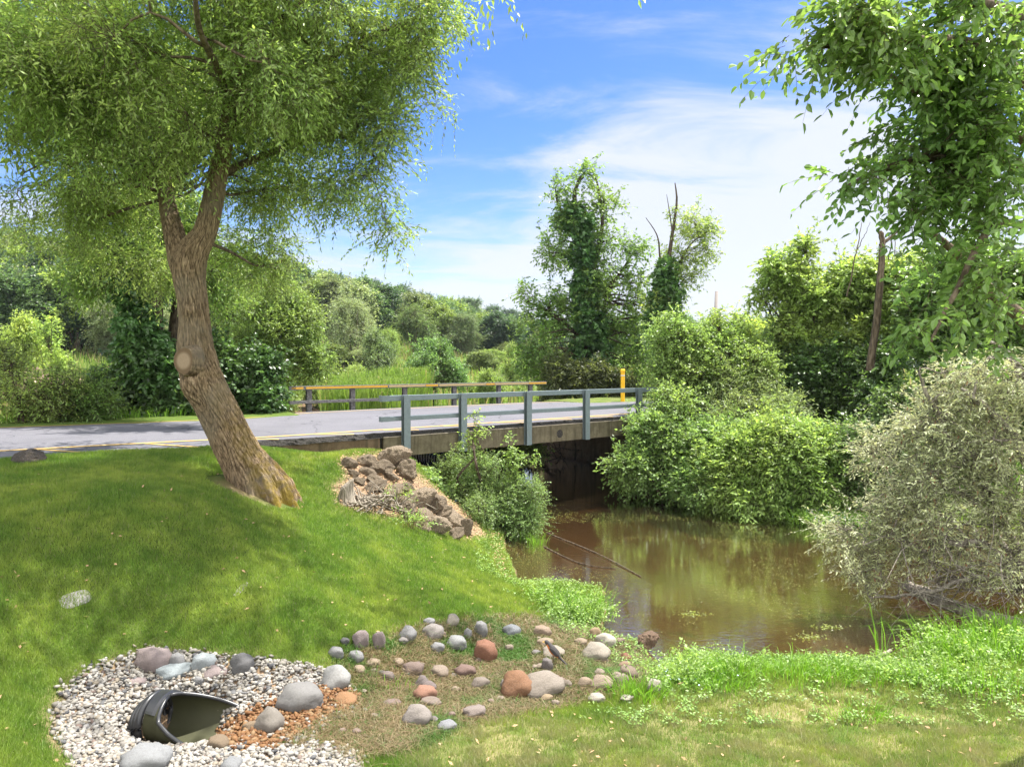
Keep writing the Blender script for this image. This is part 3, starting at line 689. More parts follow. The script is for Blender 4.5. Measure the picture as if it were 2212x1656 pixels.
# corrugated pipe under the bridge
p0 = G(915, 982, .42); p1 = G(1085, 1022, .3); pc = thing('drain_pipe', 'black corrugated plastic pipe lying under the bridge deck', 'pipe', tuple(p0))
pl = np.array([p0 + (p1 - p0) * u for u in np.linspace(-.5, 1.15, 520)]); a_ = Acc(); tubes(a_, pl, .30 + .022 * np.sign(np.sin(np.linspace(0, 520 * .55, 520))), 20); rel(a_, 'pipe', pc, 'black')

# ------------------------------------------------------------------ stones
_ico = {}
def ico(l):
    if l not in _ico:
        import bmesh
        bm = bmesh.new(); bmesh.ops.create_icosphere(bm, subdivisions=l, radius=1); _ico[l] = (np.array([v.co[:] for v in bm.verts]), np.array([[v.index for v in f.verts] for f in bm.faces])); bm.free()
    return _ico[l]
def n3(v, s, seed): return np.array([mnoise.fractal(Vector(p) * s + Vector((seed, seed * 1.7, 0)), .8, 2.1, 4) for p in v])
def cobble(seed, rough=.2):
    v, f = ico(3); rg = np.random.default_rng(seed); v = v * (1 + rough * n3(v, 1.1, seed * 3.3)[:, None] * 1.6); sup = np.abs(v) ** .9 * np.sign(v); a = Acc(); a.add(sup, f); return a.mesh('stone', smooth=True, rnd=False)
def crag(seed, lv=4):
    v, f = ico(lv); rg = np.random.default_rng(seed); s = v.copy(); r = np.ones(len(v))
    for k in range(11):
        nrm_ = nrm(rg.normal(0, 1, 3)); d = rg.uniform(.52, .85); q = v @ nrm_; r = np.where(q > .02, np.minimum(r, d / np.maximum(q, .02)), r)
    v = v * r[:, None]; v = v * (1 + .11 * n3(v, 2.6, seed * 2.1) + .05 * n3(v, 7, seed))[:, None]; a = Acc(); a.add(v, f); return a.mesh('rock', smooth=False, rnd=False)
COB = [cobble(i + 1) for i in range(6)]; CRAG = [crag(i + 20) for i in range(7)]
def hit(px, py):
    r = ray(px, py); r = r / r[1]; Y = np.concatenate([np.linspace(3.5, 18, 900), np.linspace(18.1, 80, 500)])
    z = CAMZ + r[2] * Y; g = gz(r[0] * Y, Y); i = int(np.argmax(z <= g)) if (z <= g).any() else len(Y) - 1
    return np.array([r[0] * Y[i], Y[i], float(g[i])])
def stone(px, py, wpx, hpx, col, label, name='boulder', cat='boulder', group=None, z=None, seed=None, meshes=None, mat='stone', tilt=0., sink=.3, dz=0.):
    # px, py: middle of the stone's foot; wpx, hpx: its width and height in the photograph
    p = hit(px, py) if z is None else G(px, py, z); zz = p[2]; k = p[1] / F; wd_ = wpx * k / 2; ht = hpx * k / 2
    rg = np.random.default_rng(int(px * 7 + py)); ms = meshes or COB; me_ = ms[(seed if seed is not None else int(rg.integers(100))) % len(ms)]
    o = link(bpy.data.objects.new(name, me_))
    if not me_.materials: me_.materials.append(M[mat])
    o.scale = (wd_ * 1.03, wd_ * rg.uniform(.7, .95), ht * (1 + sink)); o.rotation_euler = (0, tilt, rg.uniform(-.5, .5)); o.location = (p[0], p[1] + wd_ * .55, zz + ht * (1 - sink) * .9 + dz)
    o.color = (*[q * .56 for q in col], 1); return tag(o, label, cat, group)
GR, PK, TN, RD, DK, WH = (.33, .33, .335), (.33, .27, .265), (.40, .31, .22), (.33, .155, .095), (.17, .17, .175), (.55, .5, .42)
g_ = 'boulders set in the pale gravel'
for px, py, w_, h_, c, lb in [
    (320, 1448, 82, 42, PK, 'pinkish grey boulder at the top left of the pale gravel bed'), (380, 1445, 34, 34, GR, 'small grey stone between the pinkish boulder and the pale blue one'),
    (437, 1448, 52, 36, (.38, .42, .44), 'pale blue grey boulder at the upper edge of the gravel'), (518, 1452, 46, 38, DK, 'dark grey stone at the grass edge right of the pale blue boulder'),
    (373, 1463, 82, 24, (.36, .41, .43), 'long flat pale boulder lying below the small grey stone'), (462, 1463, 48, 20, PK, 'flat pink stone below the pale blue boulder'),
    (290, 1478, 42, 12, PK, 'thin pinkish stone half buried left in the gravel'), (426, 1480, 26, 18, GR, 'small round grey stone in the middle of the gravel above the drain outlet'),
    (513, 1502, 46, 14, GR, 'flat grey stone buried right of the drain outlet lip'), (640, 1537, 96, 50, (.25, .245, .24), 'largest dark grey boulder in the gravel right of the drain outlet'),
    (576, 1583, 62, 46, (.26, .235, .205), 'brown grey rounded boulder at the mouth of the drain outlet'), (722, 1487, 58, 42, (.38, .38, .37), 'light grey boulder where the gravel meets the swale'),
    (540, 1580, 38, 20, (.27, .20, .13), 'brown stone behind the rounded boulder at the outlet mouth'), (468, 1618, 46, 26, (.24, .18, .12), 'rust brown stone at the lower end of the drain outlet'),
    (742, 1525, 50, 22, (.35, .19, .09), 'rust stained stone at the right end of the orange gravel'), (302, 1672, 100, 52, (.30, .31, .32), 'big blue grey boulder at the bottom edge of the gravel'),
    (495, 1668, 50, 26, (.27, .28, .29), 'grey boulder cut by the bottom edge of the picture')]:
    stone(px, py, w_, h_, c, lb, group=g_, dz=-.01)
g_ = 'cobbles in the dry swale'
SW = [(777, 1400, 36, 34, PK, 'purple grey cobble at the top left of the swale'), (817, 1403, 28, 34, PK, 'purple grey cobble right beside the top left one'), (744, 1396, 20, 14, DK, 'small dark cobble at the left rim of the swale'),
      (723, 1425, 36, 20, GR, 'flat grey cobble at the grass edge above the gravel'), (768, 1434, 36, 22, GR, 'grey cobble left in the dry grass under the purple pair'), (880, 1387, 36, 28, GR, 'round grey cobble at the upper rim of the swale'),
      (934, 1382, 44, 28, (.33, .30, .28), 'speckled brown grey cobble on the upper rim'), (926, 1352, 24, 12, GR, 'small cobble in the lawn above the speckled one'), (978, 1354, 26, 22, WH, 'white cobble in the lawn above the swale'),
      (1040, 1377, 30, 32, GR, 'tilted grey cobble right of the white one'), (1010, 1380, 18, 20, GR, 'narrow grey cobble left of the tilted one'), (985, 1404, 44, 24, (.36, .37, .37), 'flat pale grey cobble in the upper swale'),
      (945, 1412, 30, 20, GR, 'small grey cobble left of the flat pale one'), (1105, 1376, 36, 22, (.25, .27, .29), 'blue grey cobble at the upper right rim'), (1050, 1430, 50, 44, RD, 'large red brown cobble in the upper middle of the swale'),
      (1005, 1467, 46, 26, (.26, .17, .14), 'dark red cobble below the large red brown one'), (890, 1460, 46, 24, (.27, .2, .17), 'dull brown cobble left of the middle of the swale'), (950, 1466, 42, 22, (.35, .28, .22), 'tan cobble between the dull brown and the dark red'),
      (860, 1440, 26, 12, TN, 'small tan cobble sunk in the left swale'), (775, 1460, 28, 16, TN, 'small tan cobble near the light grey boulder'), (838, 1475, 26, 20, (.27, .22, .2), 'small brown cobble above the salmon one'),
      (911, 1492, 28, 26, (.24, .2, .19), 'dark cobble leaning against the lower brown pair'), (925, 1500, 32, 20, (.25, .2, .19), 'second dark cobble of the brown pair'), (917, 1518, 50, 32, (.42, .22, .15), 'salmon pink cobble in the lower left swale'),
      (983, 1500, 20, 12, TN, 'tiny tan cobble right of the salmon one'), (1037, 1492, 40, 22, (.30, .25, .21), 'flat brown cobble in the middle of the swale'), (1091, 1492, 22, 22, (.26, .22, .2), 'small dark cobble left of the big rust boulder'),
      (1117, 1512, 66, 50, (.33, .17, .09), 'big rust brown boulder low in the swale'), (1175, 1510, 88, 44, (.36, .31, .26), 'long slanting tan boulder right of the rust one'), (1225, 1490, 22, 14, (.3, .25, .2), 'small brown cobble right of the long tan boulder'),
      (1264, 1490, 32, 20, TN, 'tan cobble beginning the row on the lower right rim'), (1303, 1492, 48, 24, (.42, .33, .25), 'long tan cobble in the middle of the lower right row'), (1342, 1482, 38, 20, (.34, .28, .22), 'brown cobble ending the lower right row'),
      (1360, 1470, 40, 26, (.28, .22, .16), 'two toned brown cobble near the creek shore'), (1291, 1430, 58, 32, (.45, .40, .33), 'smooth oval beige boulder near the shore'), (1196, 1422, 46, 18, (.42, .37, .3), 'flat beige cobble behind the robin'),
      (1183, 1452, 24, 28, (.27, .24, .23), 'dark cobble under the robin'), (1173, 1378, 38, 22, (.40, .30, .22), 'pinkish tan cobble in dry grass near the promontory'), (1178, 1396, 34, 12, TN, 'flat tan cobble below the pinkish tan one'),
      (1255, 1395, 26, 12, TN, 'small flat tan cobble beside the green weeds'), (1285, 1383, 28, 24, (.45, .33, .2), 'orange tan cobble at the water beside the promontory'), (1309, 1400, 42, 26, (.6, .56, .47), 'pale flat topped boulder at the water edge'),
      (1352, 1432, 22, 16, RD, 'small red cobble in the shore weeds'), (1350, 1448, 28, 14, (.36, .24, .16), 'tan brown cobble below the small red one'), (1415, 1499, 36, 26, WH, 'white boulder in the bright grass right of the swale'),
      (1290, 1520, 36, 14, WH, 'flat pale stone in the lawn under the cobble row'), (1355, 1518, 30, 10, WH, 'thin pale stone in the lawn left of the white boulder'), (1180, 1518, 28, 12, (.42, .32, .2), 'small orange stone at the lower rim'),
      (900, 1573, 60, 38, (.37, .33, .30), 'speckled grey boulder at the lower edge of the swale'), (1024, 1552, 50, 18, (.34, .28, .25), 'flat brown boulder in the grass at the lower rim'), (965, 1580, 40, 14, (.33, .34, .36), 'flat blue grey stone sunk in the grass at the lower rim'),
      (845, 1530, 36, 10, (.27, .2, .17), 'flat brown stone left in the lower swale'), (930, 1530, 46, 14, (.3, .24, .2), 'flat dull stone under the salmon cobble'), (805, 1445, 30, 16, TN, 'sunken tan cobble in the upper left swale')]
for px, py, w_, h_, c, lb in SW: stone(px, py, w_ * .98, h_ * .95, tuple(q * .85 for q in c), lb, 'cobble', 'cobble', g_, dz=.016)
rq = np.random.default_rng(31)
for i in range(60):
    a, b = rq.uniform(730, 1370), rq.uniform(1375, 1600)
    if not inpoly(np.array([a]), np.array([b]), SWALE)[0]: continue
    q = rq.uniform(10, 22); stone(a, b, q, q * rq.uniform(.35, .6), [(.27, .2, .16), (.33, .27, .21), (.25, .23, .22)][i % 3], 'little brown cobble half hidden in the dry swale grass', 'cobble', 'cobble', g_, dz=.018)
stone(1402, 1412, 54, 38, (.5, .36, .27), 'pinkish boulder standing in the creek shallows off the shore', z=0., dz=.05, meshes=CRAG[:1], mat='riprap', seed=0)
stone(44, 1002, 74, 34, (.26, .235, .225), 'lone grey brown boulder beside the road at the left edge', dz=.0, sink=.4, meshes=CRAG[2:3], mat='riprap')
g_ = 'rough limestone rocks of the bank'
ROCKS = [(852, 1005, 62, 44, 'rock at the foot of the first railing post, highest in the pile'), (875, 1035, 60, 44, 'pale rock just below the top rock'), (757, 1006, 34, 16, None), (790, 1010, 36, 22, 'small rock at the grass edge of the pile top'), (800, 995, 40, 16, None), (822, 1022, 44, 26, None), (845, 1035, 40, 24, None), (790, 1028, 40, 18, None),
         (765, 1025, 30, 16, None), (818, 1045, 52, 24, None), (880, 1060, 46, 30, 'rounded rock leaning over the water left of the bank bush'), (858, 1062, 44, 24, None), (800, 1060, 70, 26, 'broad flat rock in the middle of the pile'), (838, 1075, 56, 24, None), (905, 1100, 62, 40, 'blocky rock with a dark front face in the lower pile'),
         (890, 1082, 46, 26, None), (938, 1105, 56, 36, None), (868, 1105, 50, 26, None), (920, 1128, 50, 30, None), (957, 1120, 50, 36, 'pale rock beside the bank bush'), (975, 1138, 60, 44, 'big rock near the foot of the pile'), (945, 1150, 52, 36, 'rock at the lawn edge near the foot of the pile'), (1012, 1152, 34, 30, 'last rock at the foot of the pile by the water'), (880, 1125, 40, 20, None), (905, 1140, 34, 18, None), (845, 1095, 44, 20, None), (985, 1160, 40, 24, None), (1098, 1160, 40, 24, 'rock under the bank bush at the waterline'), (925, 1085, 40, 24, None), (770, 1045, 36, 14, None), (740, 992, 26, 10, None), (810, 1085, 36, 14, None)]
rg = np.random.default_rng(4)
for i, (px, py, w_, h_, lb) in enumerate(ROCKS):
    sz = rg.uniform(.85, 1.35); stone(px + rg.uniform(-6, 6), py + rg.uniform(0, 7), w_ * sz, h_ * sz * rg.uniform(.8, 1.25), tuple(np.array([.50, .415, .315]) * rg.uniform(.8, 1.25)), lb or 'rough pale brown limestone rock in the bank pile', 'rock', 'rock', g_, seed=i * 3, meshes=CRAG, mat='riprap', tilt=rg.uniform(-.6, .6), dz=rg.uniform(-.05, .01), sink=.2)
g_ = 'flat stones in the lawn'
for px, py, w_, h_, rz_, lb in [(162, 1303, 66, 22, .1, 'flat grey stone slab flush in the lawn at the left'), (520, 1282, 30, 32, -.8, 'narrow pale stone slab edge showing in the middle of the lawn')]:
    p = hit(px, py - 10); zz = p[2]
    k = p[1] / F; v, f = ico(3); v = v.copy(); v[:, 2] = np.clip(v[:, 2], -.3, .3); v[:, :2] = np.sign(v[:, :2]) * np.abs(v[:, :2]) ** .6
    a_ = Acc(); a_.add(v, f); o = single('stone_slab', a_.mesh('stone_slab', rnd=False), 'stone', lb, 'stone', g_, loc=(p[0], p[1], zz + .02), color=(.24, .23, .225)); o.location.z -= .03; o.scale = (w_ * k * .5, .075 if w_ > 40 else .16, .05); o.rotation_euler = (.08, 0, rz_ if w_ > 40 else -.4)
    e_ = .1; nv = Vector((float(gz(p[0] - e_, p[1]) - gz(p[0] + e_, p[1])), float(gz(p[0], p[1] - e_) - gz(p[0], p[1] + e_)), 2 * e_)).normalized()
    o.rotation_euler = (nv.to_track_quat('Z', 'Y').to_matrix().to_4x4() @ __import__('mathutils').Matrix.Rotation(rz_, 4, 'Z')).to_euler()
    if w_ < 40: o.scale = (.028, .12, .04)

CUX, CUY, CUR = -2.80, 5.62, -.22
# gravel: thousands of pebbles, one body for each bed
def pebbles(name, poly, mat, n, seed, rmin, rmax, zoff=0., excl=None):
    rg = np.random.default_rng(seed); P = np.array(poly, float); g = np.array([G(x, y, .55)[:2] for x, y in P]); lo, hi = g.min(0) - .2, g.max(0) + .2
    xy = rg.uniform(lo, hi, (n * 4, 2)); z = gz(xy[:, 0], xy[:, 1]); qx, qy, _ = proj(xy[:, 0], xy[:, 1], z)
    jit = rg.normal(0, 9, len(qx)); ok = inpoly(qx + jit, qy + jit * .5, poly)
    if excl is not None: ok &= ~inpoly(qx + rg.normal(0, 8, len(qx)), qy + rg.normal(0, 5, len(qx)), excl)
    lx = (xy[:, 0] - CUX) * math.cos(CUR) + (xy[:, 1] - CUY) * math.sin(CUR); ly = -(xy[:, 0] - CUX) * math.sin(CUR) + (xy[:, 1] - CUY) * math.cos(CUR)
    ok &= ~((lx > -.13) & (lx < .40) & (np.abs(ly) < .19 + .16 * np.clip(lx, 0, .5)))
    xy = xy[ok][:n]; z = z[ok][:n]; m = len(xy); v, f = ico(1); nv = len(v)
    s = rg.uniform(rmin, rmax, (m, 1)) * np.stack([rg.uniform(.8, 1.5, m), rg.uniform(.7, 1.1, m), rg.uniform(.45, .8, m)], 1) * rg.choice([.8, 1, 1.35], (m, 1), p=[.4, .45, .15])
    a = rg.uniform(0, 2 * math.pi, m); b = rg.normal(0, .45, m); ca, sa, cb, sb = np.cos(a), np.sin(a), np.cos(b), np.sin(b)
    V = v[None] * s[:, None] * (1 + rg.normal(0, .10, (m, nv, 1)))
    x, y, w2 = V[..., 0], V[..., 1], V[..., 2]; x2 = x * cb[:, None] + w2 * sb[:, None]; z2 = -x * sb[:, None] + w2 * cb[:, None]
    X = x2 * ca[:, None] - y * sa[:, None] + xy[:, :1]; Y = x2 * sa[:, None] + y * ca[:, None] + xy[:, 1:]; Z = z2 + z[:, None] + zoff + rg.uniform(-.002, .026, (m, 1))
    A = Acc(); A.add(np.stack([X, Y, Z], -1).reshape(-1, 3), (np.arange(m)[:, None, None] * nv + f[None]).reshape(-1, 3), np.repeat(rg.random(m), len(f)))
    return single(name, A.mesh(name, smooth=True), mat, kind='stuff')
o = pebbles('gravel', GRAVEL, 'pebble', 8500, 1, .014, .023, 0, RUST); tag(o, 'pale rounded gravel spread around the drain outlet', 'gravel')
o = pebbles('stained_gravel', RUST, 'rust_pebble', 2200, 2, .014, .022, .004); tag(o, 'rust orange gravel spilling from the drain outlet', 'gravel')

# ------------------------------------------------------------------ drain outlet
cu = thing('drain_outlet', 'black flared plastic drain outlet set in the pale gravel', 'drain outlet', (CUX, CUY, .355), rz=CUR, scale=.93)
def half_angle(s, sg): return np.interp(s, [0, .16, .24, .45, .7, 1], [180, 178, 150, 128, 104, 74] if sg > 0 else [180, 178, 112, 92, 76, 56]) * math.pi / 180
def c_pt(s, ph, dr=0.):
    w_ = np.interp(s, [0, .3, 1], [.18, .225, .33]) + dr; h_ = .185 + dr; x = s * .66
    return np.array([x, -w_ * math.sin(ph) * -1, .175 - h_ * math.cos(ph)])
a_ = Acc(); ns, nph = 26, 41
for dr, flip in ((0, False), (.014, True)):
    V = []
    for s in np.linspace(0, 1, ns):
        for ph in np.linspace(-half_angle(s, -1), half_angle(s, 1), nph): V.append(c_pt(s, ph, dr))
    ii = (np.arange(ns - 1)[:, None] * nph + np.arange(nph - 1)[None]).reshape(-1, 1); q = ii + np.array([[0, 1, nph + 1, nph]]); a_.add(V, q[:, ::-1] if flip else q)
part(cu, 'flared_body', a_.mesh('flared_body', smooth=True, rnd=False), 'culv_in')
a_ = Acc()
for sg in (-1, 1):
    L_ = [c_pt(s, sg * half_angle(s, sg), .008) for s in np.linspace(.16, 1, 40)]; tubes(a_, np.array(L_), np.full(40, .017), 8, True)
part(cu, 'rim', a_.mesh('rim', smooth=True, rnd=False), 'black')
a_ = Acc(); V = []
for s, dr in ((.0, .012), (.015, .035), (.14, .035), (.17, .012)):
    for ph in np.linspace(math.pi - 1.5, math.pi + 1.0, 26): V.append(c_pt(s, ph, dr))
ii = (np.arange(3)[:, None] * 26 + np.arange(25)[None]).reshape(-1, 1); a_.add(V, ii + np.array([[0, 1, 27, 26]])); part(cu, 'hood', a_.mesh('hood', smooth=False, rnd=False), 'black')
for k in range(3):
    a_ = Acc(); x = -.035 - .05 * k; ph = np.linspace(0, 2 * math.pi, 34); rr_ = .205 - .018 * k
    tubes(a_, np.array([[x, rr_ * math.sin(p), .16 - .02 * k - rr_ * math.cos(p)] for p in ph]), np.full(34, .026), 8)
    part(cu, 'rib', a_.mesh('rib', smooth=True, rnd=False), 'black')

# ------------------------------------------------------------------ stump, logs, robin, lamp, poles
def gpx(px, py, z0=1.):
    return hit(px, py)
p = gpx(744, 1082, 1.3); a_ = Acc(); m = 14; sd_ = 28; V = []
for j in range(m):
    u = j / (m - 1)
    for k in range(sd_):
        a = 2 * math.pi * k / sd_; r = (.125 - .03 * u + .06 * (1 - u) ** 4) * (1 + .10 * math.sin(a * 3 + 1) + .05 * math.sin(a * 9 + 2)); h = .30 * u * (1 + (.28 * math.cos(a - .3)) * (u > .0) * u)
        V.append([r * math.cos(a) + .03 * u, r * math.sin(a) * .8, h - .05])
ii = np.array([[j * sd_ + k, j * sd_ + (k + 1) % sd_, (j + 1) * sd_ + (k + 1) % sd_, (j + 1) * sd_ + k] for j in range(m - 1) for k in range(sd_)])
V.append([.03, 0, .21]); top = np.array([[(m - 1) * sd_ + k, (m - 1) * sd_ + (k + 1) % sd_, m * sd_] for k in range(sd_)]); a_.add(V, [ii, top])
single('tree_stump', a_.mesh('tree_stump', smooth=True, rnd=False), 'wood', 'weathered grey stump with a slanting top at the edge of the rock pile', 'stump', loc=tuple(p))
rg = np.random.default_rng(8)
def twigpile(name, label, cat, px, py, n, L, r, spread, mat, z=None, flat=.25, group=None, kind=None, up=0.):
    c = gpx(px, py, .3) if z is None else G(px, py, z); a = Acc(); A = c + rg.normal(0, 1, (n, 3)) * np.array([spread, spread * .6, .03]); d = nrm(rg.normal(0, 1, (n, 3)) * np.array([1, 1, flat]) + UP * up); B = A + d * L * rg.uniform(.5, 1.3, (n, 1))
    A[:, 2] = np.maximum(A[:, 2], c[2]); B[:, 2] = np.maximum(B[:, 2], c[2] + .01)
    tubes(a, curve(A, B, 7, rg, .12), np.linspace(1, .35, 7)[None] * r * rg.uniform(.5, 1.3, (n, 1)), 5)
    return single(name, a.mesh(name, off=c, rnd=False, smooth=True), mat, label, cat, group, kind, loc=tuple(c))
twigpile('root_mass', 'tangle of dead roots and twigs beside the grey stump', 'roots', 800, 1092, 70, .45, .014, .32, 'wood', up=.25)
twigpile('root_mass', 'pale splayed dead roots right against the stump', 'roots', 778, 1085, 40, .35, .018, .18, 'wood', up=.35)
twigpile('brush_pile', 'dark brush and dead branches snagged under the far side of the bridge', 'branches', 1120, 995, 60, 1.6, .03, .8, 'wood_dark', z=.1, flat=.6, up=.3)
twigpile('dead_branches', 'crossed dead branches standing in the pond beyond the far railing', 'branches', 700, 890, 14, 3.2, .07, .7, 'wood_dark', z=.05, flat=.6, up=.35)
def logm(name, label, pts, r, mat, cat='log'):
    a = Acc(); P = polyline(pts, 24); tubes(a, P, np.linspace(r, r * .6, 24) * (1 + .12 * rg.normal(0, 1, 24)), 9, True); return single(name, a.mesh(name, off=P[0], rnd=False, smooth=True), mat, label, cat, loc=tuple(P[0]))
logm('fallen_log', 'mossy fallen log lying in the water under the grey willow shrub', [G(1960, 1265, .08), G(2060, 1310, .12), G(2150, 1335, .15), G(2290, 1370, .2)], .10, 'wood')
logm('floating_log', 'dark log floating across the pond behind the far railing', [G(600, 868, .1), G(660, 872, .12), G(760, 876, .1), G(850, 874, .1)], .22, 'wood_dark')
logm('driftwood', 'small knobbly piece of driftwood at the water edge by the tall grass', [G(1898, 1420, .03), G(1912, 1412, .10), G(1925, 1404, .13)], .03, 'wood', 'driftwood')
logm('stick', 'thin stick lying in the shallows below the bank bush', [G(1175, 1180, .01), G(1250, 1215, .015), G(1330, 1228, .01)], .012, 'wood_dark', 'stick')
logm('stick', 'long sunken stick pointing from the bank bush to mid creek', [G(1180, 1150, .01), G(1290, 1195, .02), G(1385, 1245, .01)], .014, 'wood_dark', 'stick')
logm('stick', 'short forked twig standing out of the water mid creek', [G(1670, 1548 - 0, .0) * 0 + G(1672, 1552, 0), G(1676, 1540, .06), G(1680, 1533, .12)], .008, 'wood_dark', 'stick')
p = gpx(1236, 1438, .15); p = gpx(1192, 1437, .15)
# robin: one skin from beak root to tail, seen half from behind, head raised to the left
spine = [(-.075, 0, .175, .004), (-.068, 0, .178, .016), (-.055, 0, .178, .022), (-.042, 0, .170, .021), (-.025, 0, .150, .026), (.0, 0, .122, .036), (.025, 0, .095, .037), (.05, 0, .072, .028), (.07, 0, .052, .017), (.09, 0, .034, .012), (.13, 0, .002, .012), (.155, 0, -.018, .009), (.158, 0, -.02, .001)]
S_ = np.array(spine); P = polyline(S_[:, :3], 50); rr_ = np.interp(np.linspace(0, 12, 50), np.arange(13), S_[:, 3])
a_ = Acc(); T = nrm(np.gradient(P, axis=0)); sdn = 18; V = []; 
for i in range(50):
    A = np.array([0, 1., 0]); B = np.cross(T[i], A); fl = 1.0 if i < 36 else max(.35, 1 - (i - 36) * .08)
    for k in range(sdn):
        a = 2 * math.pi * k / sdn; V.append(P[i] + rr_[i] * (A * math.cos(a) + B * math.sin(a) * fl))
V = np.array(V); fc = np.array([[i * sdn + k, i * sdn + (k + 1) % sdn, (i + 1) * sdn + (k + 1) % sdn, (i + 1) * sdn + k] for i in range(49) for k in range(sdn)])
Cc = V[fc].mean(1); ci = np.repeat(np.arange(49), sdn); tk = np.tile(np.arange(sdn), 49); dirv = Cc - P[ci]; Bv = np.cross(T[ci], np.array([0, 1., 0])); under = (dirv * Bv).sum(1)
sgn = 1 if Bv[0][2] < 0 else -1
breast = ((under * sgn > -.002) & (ci > 12) & (ci < 33)) * 1.
a_.add(V, fc, breast); bird = single('robin', a_.mesh('robin', smooth=True), 'bird', 'small orange breasted robin standing among the cobbles near the shore', 'bird', loc=tuple(p + np.array([0, 0, .045]))); bird.rotation_euler = (0, 0, -.35); bird.scale = (1.0,) * 3
a_ = Acc(); tubes(a_, np.array([[-.072, 0, .178], [-.1, 0, .176]]), np.array([.006, .001]), 8, True); part(bird, 'beak', a_.mesh('beak', rnd=False), 'yellow')
for sg in (-1, 1):
    a_ = Acc(); tubes(a_, np.array([[.012, sg * .014, .085], [.016, sg * .015, .04], [.008, sg * .015, -.05]]), np.array([.005, .0025, .0022]), 6, True)
    for q in (-.4, 0, .4): tubes(a_, np.array([[.008, sg * .015, -.048], [-.016, sg * .015 + .014 * q, -.052]]), np.array([.002, .001]), 4, True)
    part(bird, 'leg', a_.mesh('leg', rnd=False), 'bark')
    a_ = Acc(); v, f = ico(3); vv = v * np.array([.058, .008, .021]); c_, s_ = math.cos(.72), math.sin(.72); vv = np.stack([vv[:, 0] * c_ + vv[:, 2] * s_, vv[:, 1], -vv[:, 0] * s_ + vv[:, 2] * c_], 1) + np.array([.028, sg * .031, .10]); a_.add(vv, f, 0.); part(bird, 'wing', a_.mesh('wing', smooth=True), 'bird')
    a_ = Acc(); v, f = ico(2); a_.add(v * .0035 + np.array([-.063, sg * .0165, .184]), f); part(bird, 'eye', a_.mesh('eye', smooth=True, rnd=False), 'black')
# street lamp
p = Wp(1664, 900, 38); p[2] = .4; lp = thing('street_lamp', 'dark green post lamp with an open lantern above the bushes', 'street lamp', tuple(p)); H_ = Wp(1664, 693, 38)[2] - .4
a_ = Acc(); tubes(a_, np.array([[0, 0, 0], [0, 0, .5], [0, 0, .55], [0, 0, H_ - .35], [0, 0, H_ - .3], [0, 0, H_]]), np.array([.16, .16, .075, .06, .13, .13]), 12, True); part(lp, 'post', a_.mesh('post', rnd=False), 'dark_green')
ln = None; a_ = Acc()
for k in range(8):
    a = k * math.pi / 4; P = polyline([[.10 * math.cos(a), .10 * math.sin(a), H_], [.24 * math.cos(a), .24 * math.sin(a), H_ + .22], [.30 * math.cos(a), .30 * math.sin(a), H_ + .58]], 8); tubes(a_, P, np.full(8, .014), 5)
a = np.linspace(0, 2 * math.pi, 25); tubes(a_, np.stack([.3 * np.cos(a), .3 * np.sin(a), np.full(25, H_ + .58)], 1), np.full(25, .022), 6)
lf = part(lp, 'lantern', a_.mesh('lantern', rnd=False), 'dark_green'); a_ = Acc()
for k in range(3): tubes(a_, np.array([[.08 * math.cos(2.1 * k), .08 * math.sin(2.1 * k), H_ + .05], [.08 * math.cos(2.1 * k), .08 * math.sin(2.1 * k), H_ + .42]]), np.array([.03, .03]), 8, True)
part(lf, 'candle_tube', a_.mesh('candle_tube', rnd=False), 'white')
for px, py, Y, lb in [(1548, 629, 60, 'bare grey utility pole rising behind the middle bushes'), (1725, 600, 70, 'distant utility pole showing through the right hand bush')]:
    q = Wp(px, py, Y); a_ = Acc(); h = q[2] - .3; tubes(a_, np.array([[-.35, 0, 0], [0, 0, h]]), np.array([.2, .13]), 10, True); single('utility_pole', a_.mesh('utility_pole', rnd=False, smooth=True), 'pole', lb, 'utility pole', loc=(q[0], q[1], .3))

